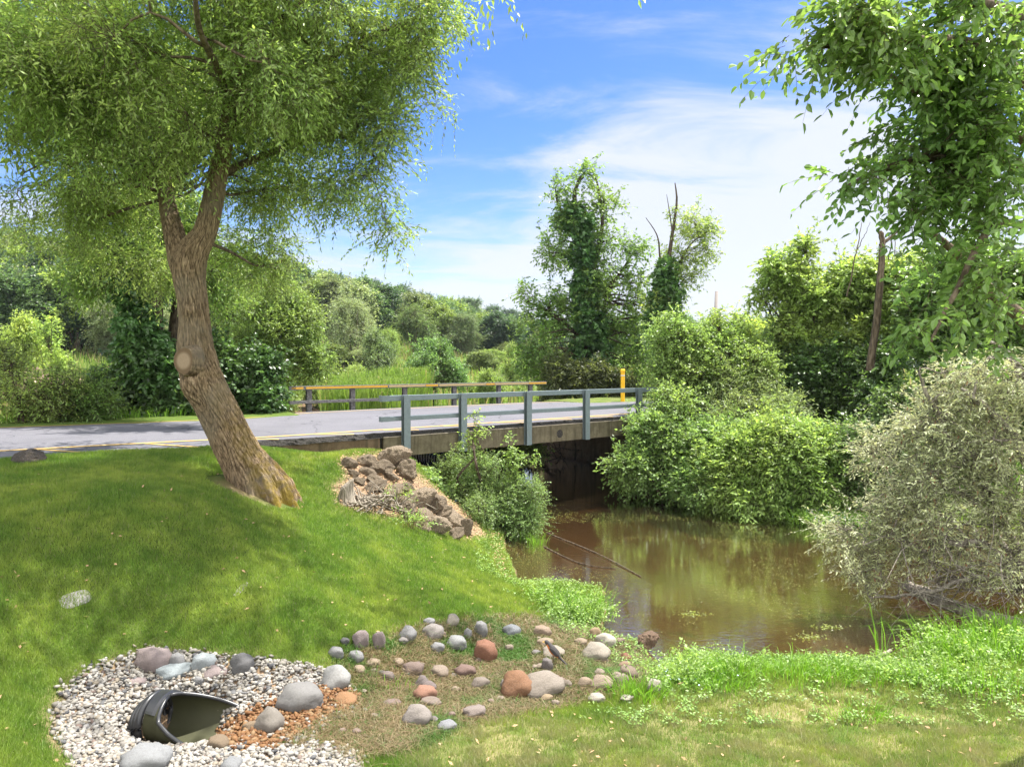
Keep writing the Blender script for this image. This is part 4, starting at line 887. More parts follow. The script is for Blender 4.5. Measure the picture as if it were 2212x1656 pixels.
# ------------------------------------------------------------------ the big leaning tree on the lawn
TB = gpx(552, 1052, 1.65); TY = TB[1]
def pw(px, py, Y=None): return Wp(px, py, TY if Y is None else Y)
tree = thing('leaning_tree', 'big leaning two forked tree with furrowed bark standing on the lawn', 'tree', tuple(TB))
def fancy_trunk(pts, wpx, m, sides, flare=False, seed=0., stub=None):
    P = polyline(pts, m); wr = np.interp(np.linspace(0, len(wpx) - 1, m), np.arange(len(wpx)), wpx) * TY / F / 2 * .83
    T = nrm(np.gradient(P, axis=0)); A = nrm(np.cross(T, np.array([0, 1., 0]))); B = np.cross(A, T)      # A: sideways, B: away
    Ls = np.r_[0, np.cumsum(np.linalg.norm(np.diff(P, axis=0), axis=1))]
    a = np.linspace(0, 2 * math.pi, sides, endpoint=False); AA, LL = np.meshgrid(a, Ls)
    cx, cy = np.cos(AA) * 1.0, np.sin(AA)
    # furrows: narrow ridges running along the trunk that meet and part
    rr = wr[:, None] * np.ones_like(AA); warp = (vn2(cx * 3 + 9, LL * 2.2 + cy * 3 + seed) - .5) * 1.3
    q = AA * 19 + warp * 3.6; q2 = AA * 27 + 3 + warp * 5 + LL * .8
    fr_ = np.abs(np.sin(q + 1.4 * np.sin(LL * 9 + AA * 6))) ** .7 * .6 + np.abs(np.sin(q2 + np.sin(LL * 13 + AA * 9 + 2))) ** .7 * .4
    brk_ = vn2(cx * 14 + 40, LL * 22 + cy * 14 + seed); rid = np.clip(fr_ * .75 + brk_ * .4 - .1, 0, 1)
    big = .055 * np.sin(AA * 2 + LL * 1.6 + seed) + .035 * np.sin(AA * 5 + LL * 2.3) * 1.0
    if flare: fl = np.exp(-np.maximum(LL - .38, 0) / .28); big = big + fl * (.22 * np.sin(AA * 5 + .6) ** 2 + .10 * np.sin(AA * 9 + 2)); big = big + .08 * np.exp(-((LL - 1.2) / .6) ** 2) * np.sin(AA * 3 + 1.2 + LL)
    r = rr * (1 + big) + (rid - .5) * .026 * np.clip(rr / .2, .4, 1.1)
    if stub is not None:
        for (la, aa, sl, sa, amp) in stub: r = r + amp * np.exp(-((LL - la) / sl) ** 2 - ((np.angle(np.exp(1j * (AA - aa)))) / sa) ** 2)
    V = P[:, None] + r[..., None] * (A[:, None] * cx[..., None] + B[:, None] * cy[..., None])
    ii = np.array([0]); j = np.arange(m - 1)[:, None]; k = np.arange(sides)[None]
    f = np.stack([j * sides + k, (j + 1) * sides + k, (j + 1) * sides + (k + 1) % sides, j * sides + (k + 1) % sides], -1).reshape(-1, 4)
    return V.reshape(-1, 3), f, rid.ravel(), LL.ravel(), AA.ravel(), P, wr
base = TB + np.array([.17, 0, -.42])
t_pts = [base, pw(553, 1042), pw(520, 980), pw(484, 905), pw(448, 835), pw(425, 765), pw(420, 700), pw(414, 640), pw(408, 590), pw(418, 545), pw(442, 505), pw(456, 455), pw(470, 380), pw(486, 300), pw(503, 215, TY - .2), pw(525, 120, TY - .4), pw(550, 0, TY - .6), pw(570, -150, TY - .8), pw(585, -320, TY - 1)]
t_w = [150, 122, 98, 94, 90, 88, 74, 74, 82, 78, 58, 52, 45, 39, 34, 29, 24, 18, 10]
l_pts = [pw(405, 610, TY + .03), pw(392, 570, TY + .05), pw(383, 530, TY + .1), pw(370, 480, TY + .2), pw(358, 420, TY + .3), pw(352, 360, TY + .4), pw(340, 290, TY + .5), pw(310, 200, TY + .5), pw(270, 90, TY + .4), pw(240, -60, TY + .3), pw(210, -220, TY)]
l_w = [56, 60, 56, 48, 40, 35, 30, 25, 20, 15, 8]
A_ = [fancy_trunk(t_pts, t_w, 620, 240, True, 0., [(2.0, math.radians(296), .2, .55, .11), (1.75, math.radians(250), .25, .3, .05), (2.95, math.radians(255), .07, .35, .04)]), fancy_trunk(l_pts, l_w, 320, 150, False, 3.)]
acc = Acc(); rid_all = []; moss_all = []
for V, f, rid, LL, AA, P, wr in A_:
    acc.add(V, f); rid_all.append(rid); moss_all.append((np.exp(-LL / .95) * sm(-.1, .6, -np.cos(AA)) * (1 if P is A_[0][5] else 0)))
me = acc.mesh('trunk', off=TB, smooth=True, rnd=False)
for nm, ar in (('ridge', rid_all), ('moss', moss_all)):
    at = me.attributes.new(nm, 'FLOAT', 'POINT'); at.data.foreach_set('value', np.concatenate(ar).astype(np.float32))
trunk = part(tree, 'trunk', me, 'main_bark')
# the sawn limb stub: a short collar and a pale disc
sc0 = pw(397, 779, TY - .325); ax = nrm(np.array([-.32, -1., .05])); e1 = nrm(np.cross(ax, UP)); e2 = np.cross(e1, ax)
a_ = Acc(); V = []; rs_ = [(.225, -.16), (.205, -.07), (.190, -.02), (.182, .0), (.168, .006)]; sd_ = 44
for r_, d_ in rs_:
    for k in range(sd_):
        a = 2 * math.pi * k / sd_; w_ = 1 + .04 * math.sin(3 * a + 1) + (.02 * math.sin(11 * a) if d_ < 0 else 0); V.append(sc0 + ax * d_ + (e1 * math.cos(a) * .86 + e2 * math.sin(a)) * r_ * w_)
f = np.array([[i * sd_ + k, i * sd_ + (k + 1) % sd_, (i + 1) * sd_ + (k + 1) % sd_, (i + 1) * sd_ + k] for i in range(4) for k in range(sd_)]); a_.add(V, f)
cm = a_.mesh('limb_stub', off=TB, smooth=True, rnd=False); at = cm.attributes.new('ridge', 'FLOAT', 'POINT'); at.data.foreach_set('value', np.tile(np.r_[np.random.default_rng(2).uniform(.2, .9, sd_)], 5).astype(np.float32)); stub = part(trunk, 'limb_stub', cm, 'main_bark')
a_ = Acc(); V = [ax * .007 + (e1 * math.cos(2 * math.pi * k / sd_) * .86 + e2 * math.sin(2 * math.pi * k / sd_)) * .167 * (1 + .04 * math.sin(3 * 2 * math.pi * k / sd_ + 1)) for k in range(sd_)]
a_.add(V, np.arange(sd_)[None]); cf_ = part(trunk, 'sawn_face', a_.mesh('sawn_face', rnd=False), 'cut'); cf_.location = Vector(sc0) - Vector(TB)

rng = np.random.default_rng(21)
def PB(px, py, Y, rx, ry, d=None, w=1.): k = Y / F; return (Wp(px, py, Y), (rx * k, d if d else .7 * max(rx, ry) * k, ry * k), w)
blobs = [PB(80, 70, 8.6, 150, 120, 1.5), PB(270, 60, 9, 160, 130, 2), PB(450, 70, 9, 150, 130, 2.1), PB(620, 70, 9.3, 150, 120, 2.1), PB(760, 50, 9.2, 120, 110, 1.7), PB(880, 10, 9, 80, 60, 1.1), PB(960, 10, 8.8, 40, 55, .5), PB(925, 60, 8.9, 26, 40, .35, 3.),
         PB(130, 200, 9, 140, 80, 1.7), PB(290, 220, 9, 150, 110, 1.9), PB(470, 200, 8.7, 110, 80, 1.1), PB(620, 200, 9.2, 120, 100, 1.8), PB(740, 170, 9.3, 90, 90, 1.3), PB(850, 130, 9.2, 70, 70, .9), PB(905, 165, 9.1, 35, 60, .5), PB(860, 240, 9.1, 40, 50, .5), PB(935, 215, 9.0, 14, 26, .25, 3.),
         PB(110, 310, 10, 90, 60, 1.2), PB(230, 360, 9.8, 110, 90, 1.5), PB(350, 345, 9.0, 60, 60, .6), PB(560, 330, 10.4, 100, 110, 1.2), PB(680, 290, 9.8, 100, 90, 1.3), PB(780, 260, 9.4, 60, 70, .8), PB(830, 290, 9.2, 22, 50, .35, 3.), PB(800, 370, 9.4, 35, 55, .5), PB(740, 380, 9.7, 50, 60, .7), PB(645, 400, 10.2, 70, 65, .9), PB(560, 440, 10.8, 70, 70, .9), PB(715, 430, 9.8, 18, 34, .3, 3.),
         PB(825, 430, 9.3, 18, 50, .2, 3.), PB(836, 490, 9.3, 13, 42, .15, 3.), PB(842, 530, 9.3, 7, 20, .1, 3.), PB(150, 440, 10.2, 90, 55, 1), PB(280, 470, 10.6, 90, 70, 1.1), PB(180, 520, 11, 80, 45, .9), PB(310, 560, 11.4, 90, 50, .9), PB(520, 520, 11.2, 70, 60, .8), PB(600, 530, 11.4, 60, 45, .6), PB(560, 590, 11.8, 70, 25, .5), PB(60, 480, 11.2, 50, 30, .5, .8), PB(430, 300, 9.0, 90, 60, .7)]
Cn, On = blob_points(blobs, 3150, rng, .15, 6, .38)
cw, tw = Acc(), Acc()
sprays(cw, tw, Cn, nrm(On * .7 + np.array([0, -.1, -.22])), rng, k=5, m=10, l=.38, spread=.75, droop=.28, L=.072, W=.023, twig_r=.0022, jit=.10)
lp_ = np.concatenate([A_[0][5][340:], A_[1][5][90:]]); lr_ = np.concatenate([A_[0][6][340:], A_[1][6][90:]])
limbs = [[pw(350, 400, TY + .35), pw(300, 330, TY + .3), pw(235, 255, TY), pw(120, 205, TY - .3), pw(0, 145, TY - .6), pw(-80, 120, TY - .8)], [pw(345, 300, TY + .5), pw(290, 280, TY + .9), pw(200, 330, TY + 1.2), pw(90, 400, TY + 1.4)], [pw(490, 280), pw(560, 215, TY - .3), pw(650, 160, TY - .4), pw(780, 90, TY - .4), pw(900, 40, TY - .5)],
         [pw(470, 380), pw(560, 340, TY + .4), pw(680, 300, TY + .4), pw(760, 300, TY + .2), pw(810, 340, TY)], [pw(500, 240, TY), pw(470, 150, TY - 1), pw(430, 60, TY - 1.8), pw(420, -60, TY - 2.4)], [pw(520, 130, TY - .4), pw(620, 30, TY - .6), pw(760, -60, TY - .8)], [pw(440, 520, TY + .1), pw(500, 545, TY + .8), pw(560, 575, TY + 1.8), pw(620, 560, TY + 2.2)]]
for L_, r_ in zip(limbs, (.085, .05, .075, .06, .06, .06, .03)):
    P = polyline(L_, 26); rr_ = np.linspace(r_, r_ * .3, 26); tubes(tw, P, rr_, 8); lp_ = np.concatenate([lp_, P]); lr_ = np.concatenate([lr_, rr_])
branches(tw, lp_, lr_, Cn[::3], rng, hubs=.07, r_hub=.026, r_tw=.0055, bend=.10)
part(tree, 'crown', cw.mesh('crown', off=TB), 'leaf', (.205, .31, .07)); 
part(tree, 'branches', tw.mesh('branches', off=TB, smooth=True), 'bark')
# the rest of the crown, above and to the left of the picture: it casts the shade on the lawn
b2 = [((-4.6, 9.2, 10.2), (3.0, 2.4, 1.5), 1.), ((-1.6, 9.6, 10.1), (2.2, 2.0, 1.3), .9), ((-7.6, 9.6, 8.4), (2.6, 2.6, 2.2), 1.), ((-8.4, 8.0, 6.0), (1.5, 2.2, 1.6), 1.), ((-3.4, 7.4, 9.9), (2.6, 1.4, .9), .9), ((.6, 8.6, 9.6), (1.5, 1.2, .8), .6), ((1.9, 9.9, 9.8), (1.0, .9, .6), .4), ((-.9, 12.6, 10.6), (1.6, 1.2, .8), .5), ((-3.4, 12.6, 9.6), (1.8, 1.4, 1.2), .7), ((-6.0, 7.2, 9.4), (1.8, 1.5, 1.2), .9)]
C2, O2 = blob_points(b2, 850, rng, .3); cw, tw = Acc(), Acc(); sprays(cw, tw, C2, nrm(O2 * .5 - UP * .35), rng, k=5, m=7, l=.6, spread=.6, droop=.4, L=.16, W=.055, twig_r=.004, jit=.2)
tubes(tw, polyline([l_pts[-1], (-5, 9.2, 9.2), (-7, 9, 9)], 10), np.linspace(.05, .02, 10), 6)
part(tree, 'upper_crown', cw.mesh('upper_crown', off=TB), 'leaf', (.205, .31, .07))

# ------------------------------------------------------------------ kinds of trees and shrubs
def plant(seed, stems, blobs, ncl, mat_leaf='leaf', k=5, m=7, l=.4, L=.1, W=.05, big=False, spread=.7, droop=.2, twig_r=.004, rb=.03, hubs=.12, jit=.12, brk=1., shell=.35, sides=6, barkmat='bark_dark', updir=.1, r_tw=.008, flat=.7, shoots=.10):
    # stems: list of (points, r0, r1); blobs: local coordinates
    rg = np.random.default_rng(seed); la, ta = Acc(), Acc(); lp, lr = [], []
    for pts, r0, r1 in stems:
        P = polyline(pts, 14); r = np.linspace(r0, r1, 14); tubes(ta, P, r, sides); lp.append(P); lr.append(r)
    lp = np.concatenate(lp); lr = np.concatenate(lr); cn, on = blob_points(blobs, ncl, rg, shell)
    cn[:, 2] = np.maximum(cn[:, 2], .06)
    if shoots > 0:                      # long young shoots standing out of the mass
        hi = np.where(on[:, 2] > -.15)[0]; ns_ = int(len(hi) * shoots)
        if ns_ > 3:
            ci = rg.choice(hi, ns_, replace=False); dr = nrm(on[ci] * .7 + UP * rg.uniform(.2, 1.1, (ns_, 1)) + rg.normal(0, .25, (ns_, 3))); ln_ = (L / .1) * rg.uniform(.25, .75, (ns_, 1)) * .9
            tubes(ta, curve(cn[ci], cn[ci] + dr * ln_, 5, rg, .06), np.broadcast_to(np.linspace(.006, .002, 5)[None] * (L / .1), (ns_, 5)), 3)
            ex = np.concatenate([cn[ci] + dr * ln_ * u for u in (.25, .5, .75, 1.)]); sprays(la, ta, ex, np.tile(dr, (4, 1)), rg, 2, max(4, m - 2), l * .45, .6, droop * .5, L * .9, W * .9, big, twig_r * .7, .02, .3, flat)
    sprays(la, ta, cn, on, rg, k, m, l, spread, droop, L, W, big, twig_r, jit, updir, flat, brk); branches(ta, lp, lr, cn, rg, hubs, rb, r_tw, 5)
    cm = la.mesh('foliage'); tm = ta.mesh('stems', smooth=True); cm.materials.append(M[mat_leaf]); tm.materials.append(M[barkmat]); return cm, tm
def put(name, label, cat, kind, loc, color, scale=1., rz=0., group=None, pn=('crown', 'trunk')):
    r = thing(name, label, cat, tuple(loc), group, rz, scale); part(r, pn[0], kind[0], None, color); part(r, pn[1], kind[1], None); return r
def rblobs(rg, h, w_, n, z0=.3, egg=.6):
    out = []
    for i in range(n):
        z = rg.uniform(z0, .93) * h; prof = math.sin(math.pi * min(.97, (z / h) ** egg)) ** .7; a = rg.uniform(0, 6.28); q = rg.uniform(.2, .75) * w_ * prof; s = rg.uniform(.22, .38) * w_
        out.append(((q * math.cos(a), q * math.sin(a), z), (s, s, s * rg.uniform(.6, .9)), rg.uniform(.7, 1.2)))
    return out
def rstems(rg, h, w_, n, r, base=.2):
    out = []
    for i in range(n):
        a = 6.28 * i / n + rg.uniform(-.5, .5); q = rg.uniform(.25, .55) * w_; b = rg.uniform(0, base)
        out.append(([(b * math.cos(a), b * math.sin(a), -.2), (q * .35 * math.cos(a), q * .35 * math.sin(a), h * .3), (q * .8 * math.cos(a + .3), q * .8 * math.sin(a + .3), h * .6), (q * math.cos(a + .2), q * math.sin(a + .2), h * .88)], r * rg.uniform(.6, 1.1), r * .15))
    return out
rg = np.random.default_rng(3)
FT = [plant(100 + i, [([(0, 0, -1), (.2, 0, 3), (-.1, .2, 6), (0, 0, 8.5)], .28, .06)] + rstems(rg, 9, 3.6, 4, .1), rblobs(rg, 10, 4.4, 17, .25), 720, k=5, m=6, l=.9, L=.32, W=.2, spread=.9, twig_r=0, rb=.08, r_tw=.03, jit=.3, barkmat='bark') for i in range(3)]
SH = [plant(200 + i, rstems(rg, 4, 2.2, 6, .06), rblobs(rg, 4.2, 2.3, 14, .12, .5), 900, k=4, m=7, l=.45, L=.15, W=.075, spread=.8, twig_r=.004, rb=.03, jit=.16) for i in range(3)]
WL = [plant(300 + i, rstems(rg, 6, 3.2, 6, .12, .4), rblobs(rg, 6.5, 3.4, 16, .15, .5), 900, k=5, m=8, l=.8, L=.22, W=.05, spread=.6, droop=.35, twig_r=.006, rb=.05, r_tw=.014, jit=.25, barkmat='bark') for i in range(2)]
CON = plant(400, [([(0, 0, -1), (0, 0, 5), (0, 0, 9.5)], .16, .03)], [((0, 0, z), (2.3 * (1 - z / 10.5), 2.3 * (1 - z / 10.5), .7), 1.) for z in np.linspace(1, 9.6, 10)], 520, k=5, m=5, l=.6, L=.3, W=.10, droop=.4, twig_r=0, rb=.03, spread=.5)
SL = [plant(420 + i, [([(0, 0, -.3), (.05, .05, 1.5), (0, 0, 3.6)], .035, .01), ([(0, 0, .2), (.3, .1, 1.4), (.5, .3, 2.6)], .02, .006)], [((.25 * math.cos(z * 2), .25 * math.sin(z * 2), z), (.55 * (1 - z / 5), .55 * (1 - z / 5), .4), 1.) for z in np.linspace(.6, 3.6, 7)], 170, k=4, m=6, l=.35, L=.14, W=.07, droop=.1, twig_r=.004, rb=.012, updir=.4) for i in range(2)]

LG = (.19, .30, .055); YG = (.27, .38, .065); DG = (.065, .13, .035); MG = (.09, .18, .03); OG = (.13, .19, .045); SG = (.21, .28, .13); DD = (.03, .075, .018)
# wooded ridge: trees one by one on the slope, nearest largest
rg = np.random.default_rng(77); cand = []
yy = np.exp(rg.uniform(math.log(72), math.log(430), 5200)); kx = rg.uniform(-.80, .55, 5200); xx = kx * yy; hz = hill(xx, yy)
sil = np.interp(PX + F * kx, [-150, 0, 200, 560, 700, 800, 900, 1000, 1100, 1160, 1300, 2300], [400, 490, 505, 545, 578, 598, 625, 640, 666, 688, 700, 700])
okc = []
grid = {}
for i in np.argsort(-yy):
    x, y, h = xx[i], yy[i], hz[i]; s = rg.uniform(.75, 1.2) * (.85 if y < 120 else 1.0 + (y - 120) / 600); pxx = PX + F * kx[i]
    _, ty, _ = proj(x, y, h + 10.2 * s)
    if y < 105 and (pxx > 420 or h < 4): continue
    if ty < sil[i] - 5 or (ty > 735): continue
    if pxx > 1330 or pxx < -60: continue
    uu = np.linspace(.15, .97, 30); zt = h + 9.0 * s
    if (hill(x * uu, y * uu) > CAMZ + (zt - CAMZ) * uu).any(): continue          # stands behind the crest
    _, by_, _ = proj(x, y, h); key = (int(pxx) // 46, int(by_) // 9)
    if key in grid: continue
    grid[key] = 1; okc.append((x, y, h, s, ty))
okc = [okc[i] for i in rg.permutation(len(okc))]; WOODS = len(okc)
okc = okc[:290]
lab_c = {'a': ('dark green broadleaf tree in the wood on the far ridge', (.045, .095, .04)), 'b': ('mid green broadleaf tree in the wood on the far ridge', (.065, .125, .04)), 'c': ('pale grey green tree in the wood on the far ridge', (.15, .20, .085)), 'd': ('yellow green tree in the wood on the far ridge', (.15, .23, .04))}
for i, (x, y, h, s, ty) in enumerate(okc):
    c = rg.choice(['a', 'b', 'c', 'd'], p=[.38, .34, .16, .12]); lb, col = lab_c[c]; col = tuple(np.array(col) * rg.uniform(.8, 1.25))
    put('woodland_tree', lb, 'tree', FT[i % 3], (x, y, h - .3), col, (s * 1.05, s * 1.05, s), rg.uniform(0, 6.28), 'trees of the wooded ridge')
# far flat tree line to the right
for i, px in enumerate(np.linspace(1120, 2300, 34)):
    Y = rg.uniform(130, 170); x = (px - PX) / F * Y; _, t0, _ = proj(x, Y, .4); topy = 688 + rg.uniform(-14, 10); H_ = (t0 - topy) * Y / F; s = H_ / 10.4
    if i % 5 == 2: put('conifer', 'dark pointed conifer in the far tree line', 'tree', CON, (x, Y, .2), DD, s * 1.05, 0, 'far tree line')
    else: put('far_tree', 'green broadleaf tree in the far flat tree line', 'tree', FT[i % 3], (x, Y, .2), tuple(np.array([.075, .145, .035]) * rg.uniform(.7, 1.4)), (s * .9, s * .9, s), rg.uniform(0, 6), 'far tree line')
q = Wp(1622, 770, 95); put('purple_tree', 'purple leaved tree in front of the far tree line', 'tree', FT[1], (q[0], q[1], .2), (.11, .035, .05), .78, 1.)
def base_at(px, Y): q = Wp(px, 800, Y); return np.array([q[0], q[1], float(gz(q[0], q[1]))])
def shrub(name, label, px, Y, wpx, top, kind, hk, wk, col, group=None, rz=None, cat='shrub', pn=('foliage', 'stems')):
    b = base_at(px, Y); q = Wp(px, top, Y); H_ = q[2] - b[2]; sx = wpx * Y / F / (2 * wk); sz = H_ / hk
    return put(name, label, cat, kind, b, col, (sx, sx * .9, sz), rg.uniform(0, 6.28) if rz is None else rz, group, pn)
WLk = (7.2, 4.2); SHk = (4.75, 2.9); FTk = (10.6, 5.4)
gm = 'shrubs of the marsh behind the road'
for (px, Y, w_, top, kd, col, lb) in [
    (935, 45, 195, 690, SH[0], (.10, .20, .05), 'round dense green bush standing alone behind the middle of the far railing'), (50, 48, 170, 664, SH[1], YG, 'bright yellow green bush at the left edge of the marsh'), (1110, 60, 100, 715, SH[2], LG, 'light green bush between the round bush and the ivy clad tree'),
    (625, 62, 230, 600, WL[0], OG, 'tall olive willow rising behind the leaning tree on its right'), (760, 75, 200, 632, WL[1], SG, 'grey green spreading willow in the middle of the marsh'), (820, 58, 150, 700, SH[1], (.12, .19, .07), 'dull green shrub left of the round bush'), (690, 50, 170, 735, SH[2], LG, 'light green shrub behind the pond'),
    (560, 48, 190, 640, WL[0], (.17, .25, .07), 'pale willow partly behind the leaning trunk'), (1040, 80, 130, 745, SH[0], OG, 'olive shrub right of the round bush'), (150, 85, 210, 615, WL[1], SG, 'silvery willow at the foot of the ridge on the left'), (270, 75, 240, 620, WL[0], (.19, .26, .12), 'second silvery willow behind the vine covered trunks'), (40, 95, 220, 590, WL[1], (.10, .16, .05), 'dark green willow under the ridge at the left edge'),
    (900, 95, 160, 650, WL[0], (.10, .17, .04), 'green willow behind the round bush'), (1000, 105, 150, 672, WL[1], (.12, .19, .07), 'pale willow right of the round bush at the foot of the ridge'), (1160, 70, 130, 700, SH[1], (.10, .15, .04), 'olive shrub at the foot of the ivy clad tree'), (480, 85, 200, 600, WL[1], (.13, .21, .05), 'tall willow seen left of the olive willow'),
    (760, 44, 120, 760, SH[0], (.2, .3, .06), 'low yellow green shrub behind the cattails'), (350, 60, 200, 650, WL[0], SG, 'grey willow just left of the leaning trunk'), (860, 40, 90, 790, SH[2], (.14, .25, .05), 'small shrub at the left foot of the round bush'), (1060, 42, 120, 790, SH[1], (.18, .28, .05), 'low bright shrub between round bush and ivy clad tree'), (1480, 62, 150, 690, SH[0], (.11, .18, .05), 'grey green shrub behind the thin tree'), (1580, 70, 160, 712, SH[1], (.14, .2, .06), 'olive shrub left of the street lamp')]:
    kk = WLk if kd in WL else SHk; shrub('shrub', lb, px, Y, w_, top, kd, *kk, col, gm)
for i in range(16):
    Y = rg.uniform(40, 66); px = [620, 690, 800, 870, 990, 1070, 1130, 1400, 30, 200, 260, 1180, 760, 930, 1010, 1450][i]; shrub('shrub', ['small ragged light green bush between pond and marsh', 'small ragged olive bush between pond and marsh'][i % 2], px, Y, rg.uniform(60, 120), rg.uniform(770, 815), [SH[0], WL[0], SH[2], SH[1]][i % 4], *(SHk if i % 4 != 1 else WLk), [(.2, .3, .07), (.15, .22, .06)][i % 2], 'small bushes of the marsh')
for i in range(30):     # low marsh scrub filling the flat between pond and ridge
    Y = rg.uniform(66, 130); px = rg.uniform(-60, 1700); shrub('shrub', ['low olive scrub bush far off in the marsh', 'low light green scrub bush far off in the marsh', 'low grey green scrub bush far off in the marsh'][i % 3], px, Y, rg.uniform(110, 190), rg.uniform(700, 752), [SH[0], WL[0], SH[2], WL[1]][i % 4], *(SHk if i % 2 == 0 else WLk), [OG, LG, SG][i % 3], 'low scrub of the far marsh')
shrub('sapling', 'slender bright green young tree in front of the yellow green bush', 113, 40, 75, 672, SL[0], 3.95, .85, (.2, .33, .05), cat='tree', pn=('crown', 'trunk'))

# trees and thickets just beyond the road
rg = np.random.default_rng(14)
def L2(px, py, Y, b): q = Wp(px, py, Y) - b; return q
def local(bl, b): return [(c - b, r, w) for c, r, w in bl]
def custom(name, label, cat, px, Y, stems, bl, ncl, color, rbk=('bark_dark',), zb=None, extra=None, pn=('crown', 'trunk'), seed=1, **kw):
    b = base_at(px, Y) if zb is None else np.array([*Wp(px, 800, Y)[:2], zb])
    st = [([b * 0 + (Wp(x, y, yy) - b) for x, y, yy in pts], r0, r1) for pts, r0, r1 in stems]
    kd = plant(seed, st, local(bl, b), ncl, **kw); return put(name, label, cat, kd, b, color, pn=pn), b
r, b = custom('forked_tree', 'dark forked trunks behind the road with ivy climbing their left side', 'tree', 335, 19.5,
    [([(345, 925, 19.5), (340, 820, 19.5), (325, 700, 19.5), (310, 610, 19.5), (300, 500, 19.6)], .28, .12), ([(342, 860, 19.5), (338, 740, 19.4), (340, 640, 19.3), (352, 540, 19.2), (360, 420, 19.2)], .2, .1), ([(372, 920, 20), (374, 780, 20), (380, 680, 20.2), (395, 560, 20.4)], .24, .1)],
    [PB(330, 560, 19.5, 110, 60, 1.6), PB(250, 600, 19.8, 70, 45, 1), PB(400, 520, 20, 100, 60, 1.5), PB(300, 450, 20, 120, 70, 2), PB(460, 600, 20.5, 60, 45, 1), PB(350, 200, 18, 110, 80, 2.), PB(500, 150, 17.5, 100, 70, 2.), PB(610, 200, 17, 80, 60, 1.6), PB(200, 250, 18, 90, 80, 1.8), PB(690, 230, 16.6, 40, 40, 1.)], 1500, (.125, .225, .035), k=5, m=8, l=.6, L=.16, W=.055, rb=.04, seed=31, droop=.35)
ivb = [PB(300, 690, 19.2, 26, 60, .35), PB(290, 625, 19.2, 22, 40, .3), PB(308, 760, 19.2, 34, 45, .4), PB(350, 760, 19.3, 20, 40, .3), PB(340, 800, 19.3, 46, 40, .5)]
cn, on = blob_points(ivb, 420, rg, .5, 1); la = Acc(); sprays(la, None, cn, on, rg, 4, 6, .25, .8, .3, .13, .11, True, 0, .08); part(r, 'ivy', la.mesh('ivy', off=b), 'leaf_gloss', (.06, .15, .035))
gt = 'thickets along the far side of the road'
def thick(label, px, Y, bl, ncl, col, seed, n_st=5, zb=None, name='shrub', **kw):
    ncl = int(ncl * .72) if ncl > 400 else ncl; bl = [(c, tuple(np.array(r) * .9), w) for c, r, w in bl]
    b0 = base_at(px, Y) if zb is None else np.array([*Wp(px, 800, Y)[:2], zb]); rq = np.random.default_rng(seed); cs = np.array([x[0] for x in bl]); st = []
    for i in range(n_st):
        c = cs[rq.integers(len(cs))]; a = b0 + np.array([rq.normal(0, .25), rq.normal(0, .2), -.2]); mid = (a + c) / 2 + rq.normal(0, .25, 3) * np.array([1, 1, .3]); st.append(([a - b0, mid - b0, c - b0], .045, .012))
    o = dict(k=5, m=7, l=.35, L=.11, W=.055, rb=.02, spread=.8, hubs=.06); o.update(kw); cat = o.pop('cat', 'shrub'); grp = o.pop('group', None); pnn = o.pop('pn', ('foliage', 'stems'))
    kd = plant(seed, st, local(bl, b0), ncl, **o); return put(name, label, cat, kd, b0, col, pn=pnn, group=grp), b0
thick('dense dark green thicket behind the road left of the leaning trunk', 300, 19.8, [PB(280, 850, 19.8, 70, 70, 1.1), PB(350, 840, 19.6, 70, 80, 1), PB(240, 880, 19.6, 50, 50, .9), PB(330, 780, 19.8, 60, 40, .9), PB(385, 880, 19.6, 50, 50, .9)], 1900, DG, 41, mat_leaf='leaf_gloss', L=.13, W=.085, big=False, group=gt)
thick('dense dark green thicket behind the road right of the leaning trunk', 500, 20.5, [PB(500, 830, 20.5, 60, 70, 1.1), PB(550, 850, 20.3, 45, 55, .9), PB(470, 790, 20.7, 50, 50, .9), PB(560, 790, 20.8, 45, 45, .8), PB(520, 880, 20.2, 60, 30, .9)], 1700, (.05, .115, .025), 42, mat_leaf='leaf_gloss', L=.12, W=.08, group=gt)
thick('light feathery tree beside the pond right of the leaning trunk', 520, 25, [PB(560, 700, 25, 80, 60, 1.4), PB(640, 720, 25, 70, 70, 1.3), PB(500, 650, 25.4, 60, 50, 1), PB(600, 640, 25.4, 70, 50, 1.1), PB(670, 780, 25, 40, 45, .9), PB(580, 800, 25, 60, 50, 1), PB(520, 740, 25, 50, 50, .9), PB(660, 680, 25.3, 40, 35, .7)], 1500, (.145, .235, .05), 43, n_st=8, L=.12, W=.045, k=5, name='feathery_tree', cat='tree', pn=('crown', 'trunk'))
thick('yellow green roadside shrub with bare stems at the far left', 60, 16.5, [PB(40, 850, 16.5, 70, 60, .8), PB(110, 840, 16.8, 60, 60, .8), PB(20, 800, 17, 50, 30, .6), PB(90, 900, 16.4, 80, 30, .6)], 260, (.19, .28, .05), 44, n_st=9, L=.08, W=.035, brk=.7, group=gt)
thick('green roadside shrub left of the dark thicket', 180, 17.5, [PB(180, 850, 17.5, 50, 60, .8), PB(220, 880, 17.5, 40, 40, .7), PB(140, 890, 17.2, 50, 35, .6)], 330, (.11, .20, .035), 45, n_st=6, L=.09, W=.04, group=gt)
thick('tall pale shrub right behind the roadside shrubs at the left edge', -30, 18, [PB(-40, 800, 18, 60, 70, .9), PB(0, 780, 18.5, 30, 30, .5)], 500, OG, 46, L=.1, W=.04, group=gt)
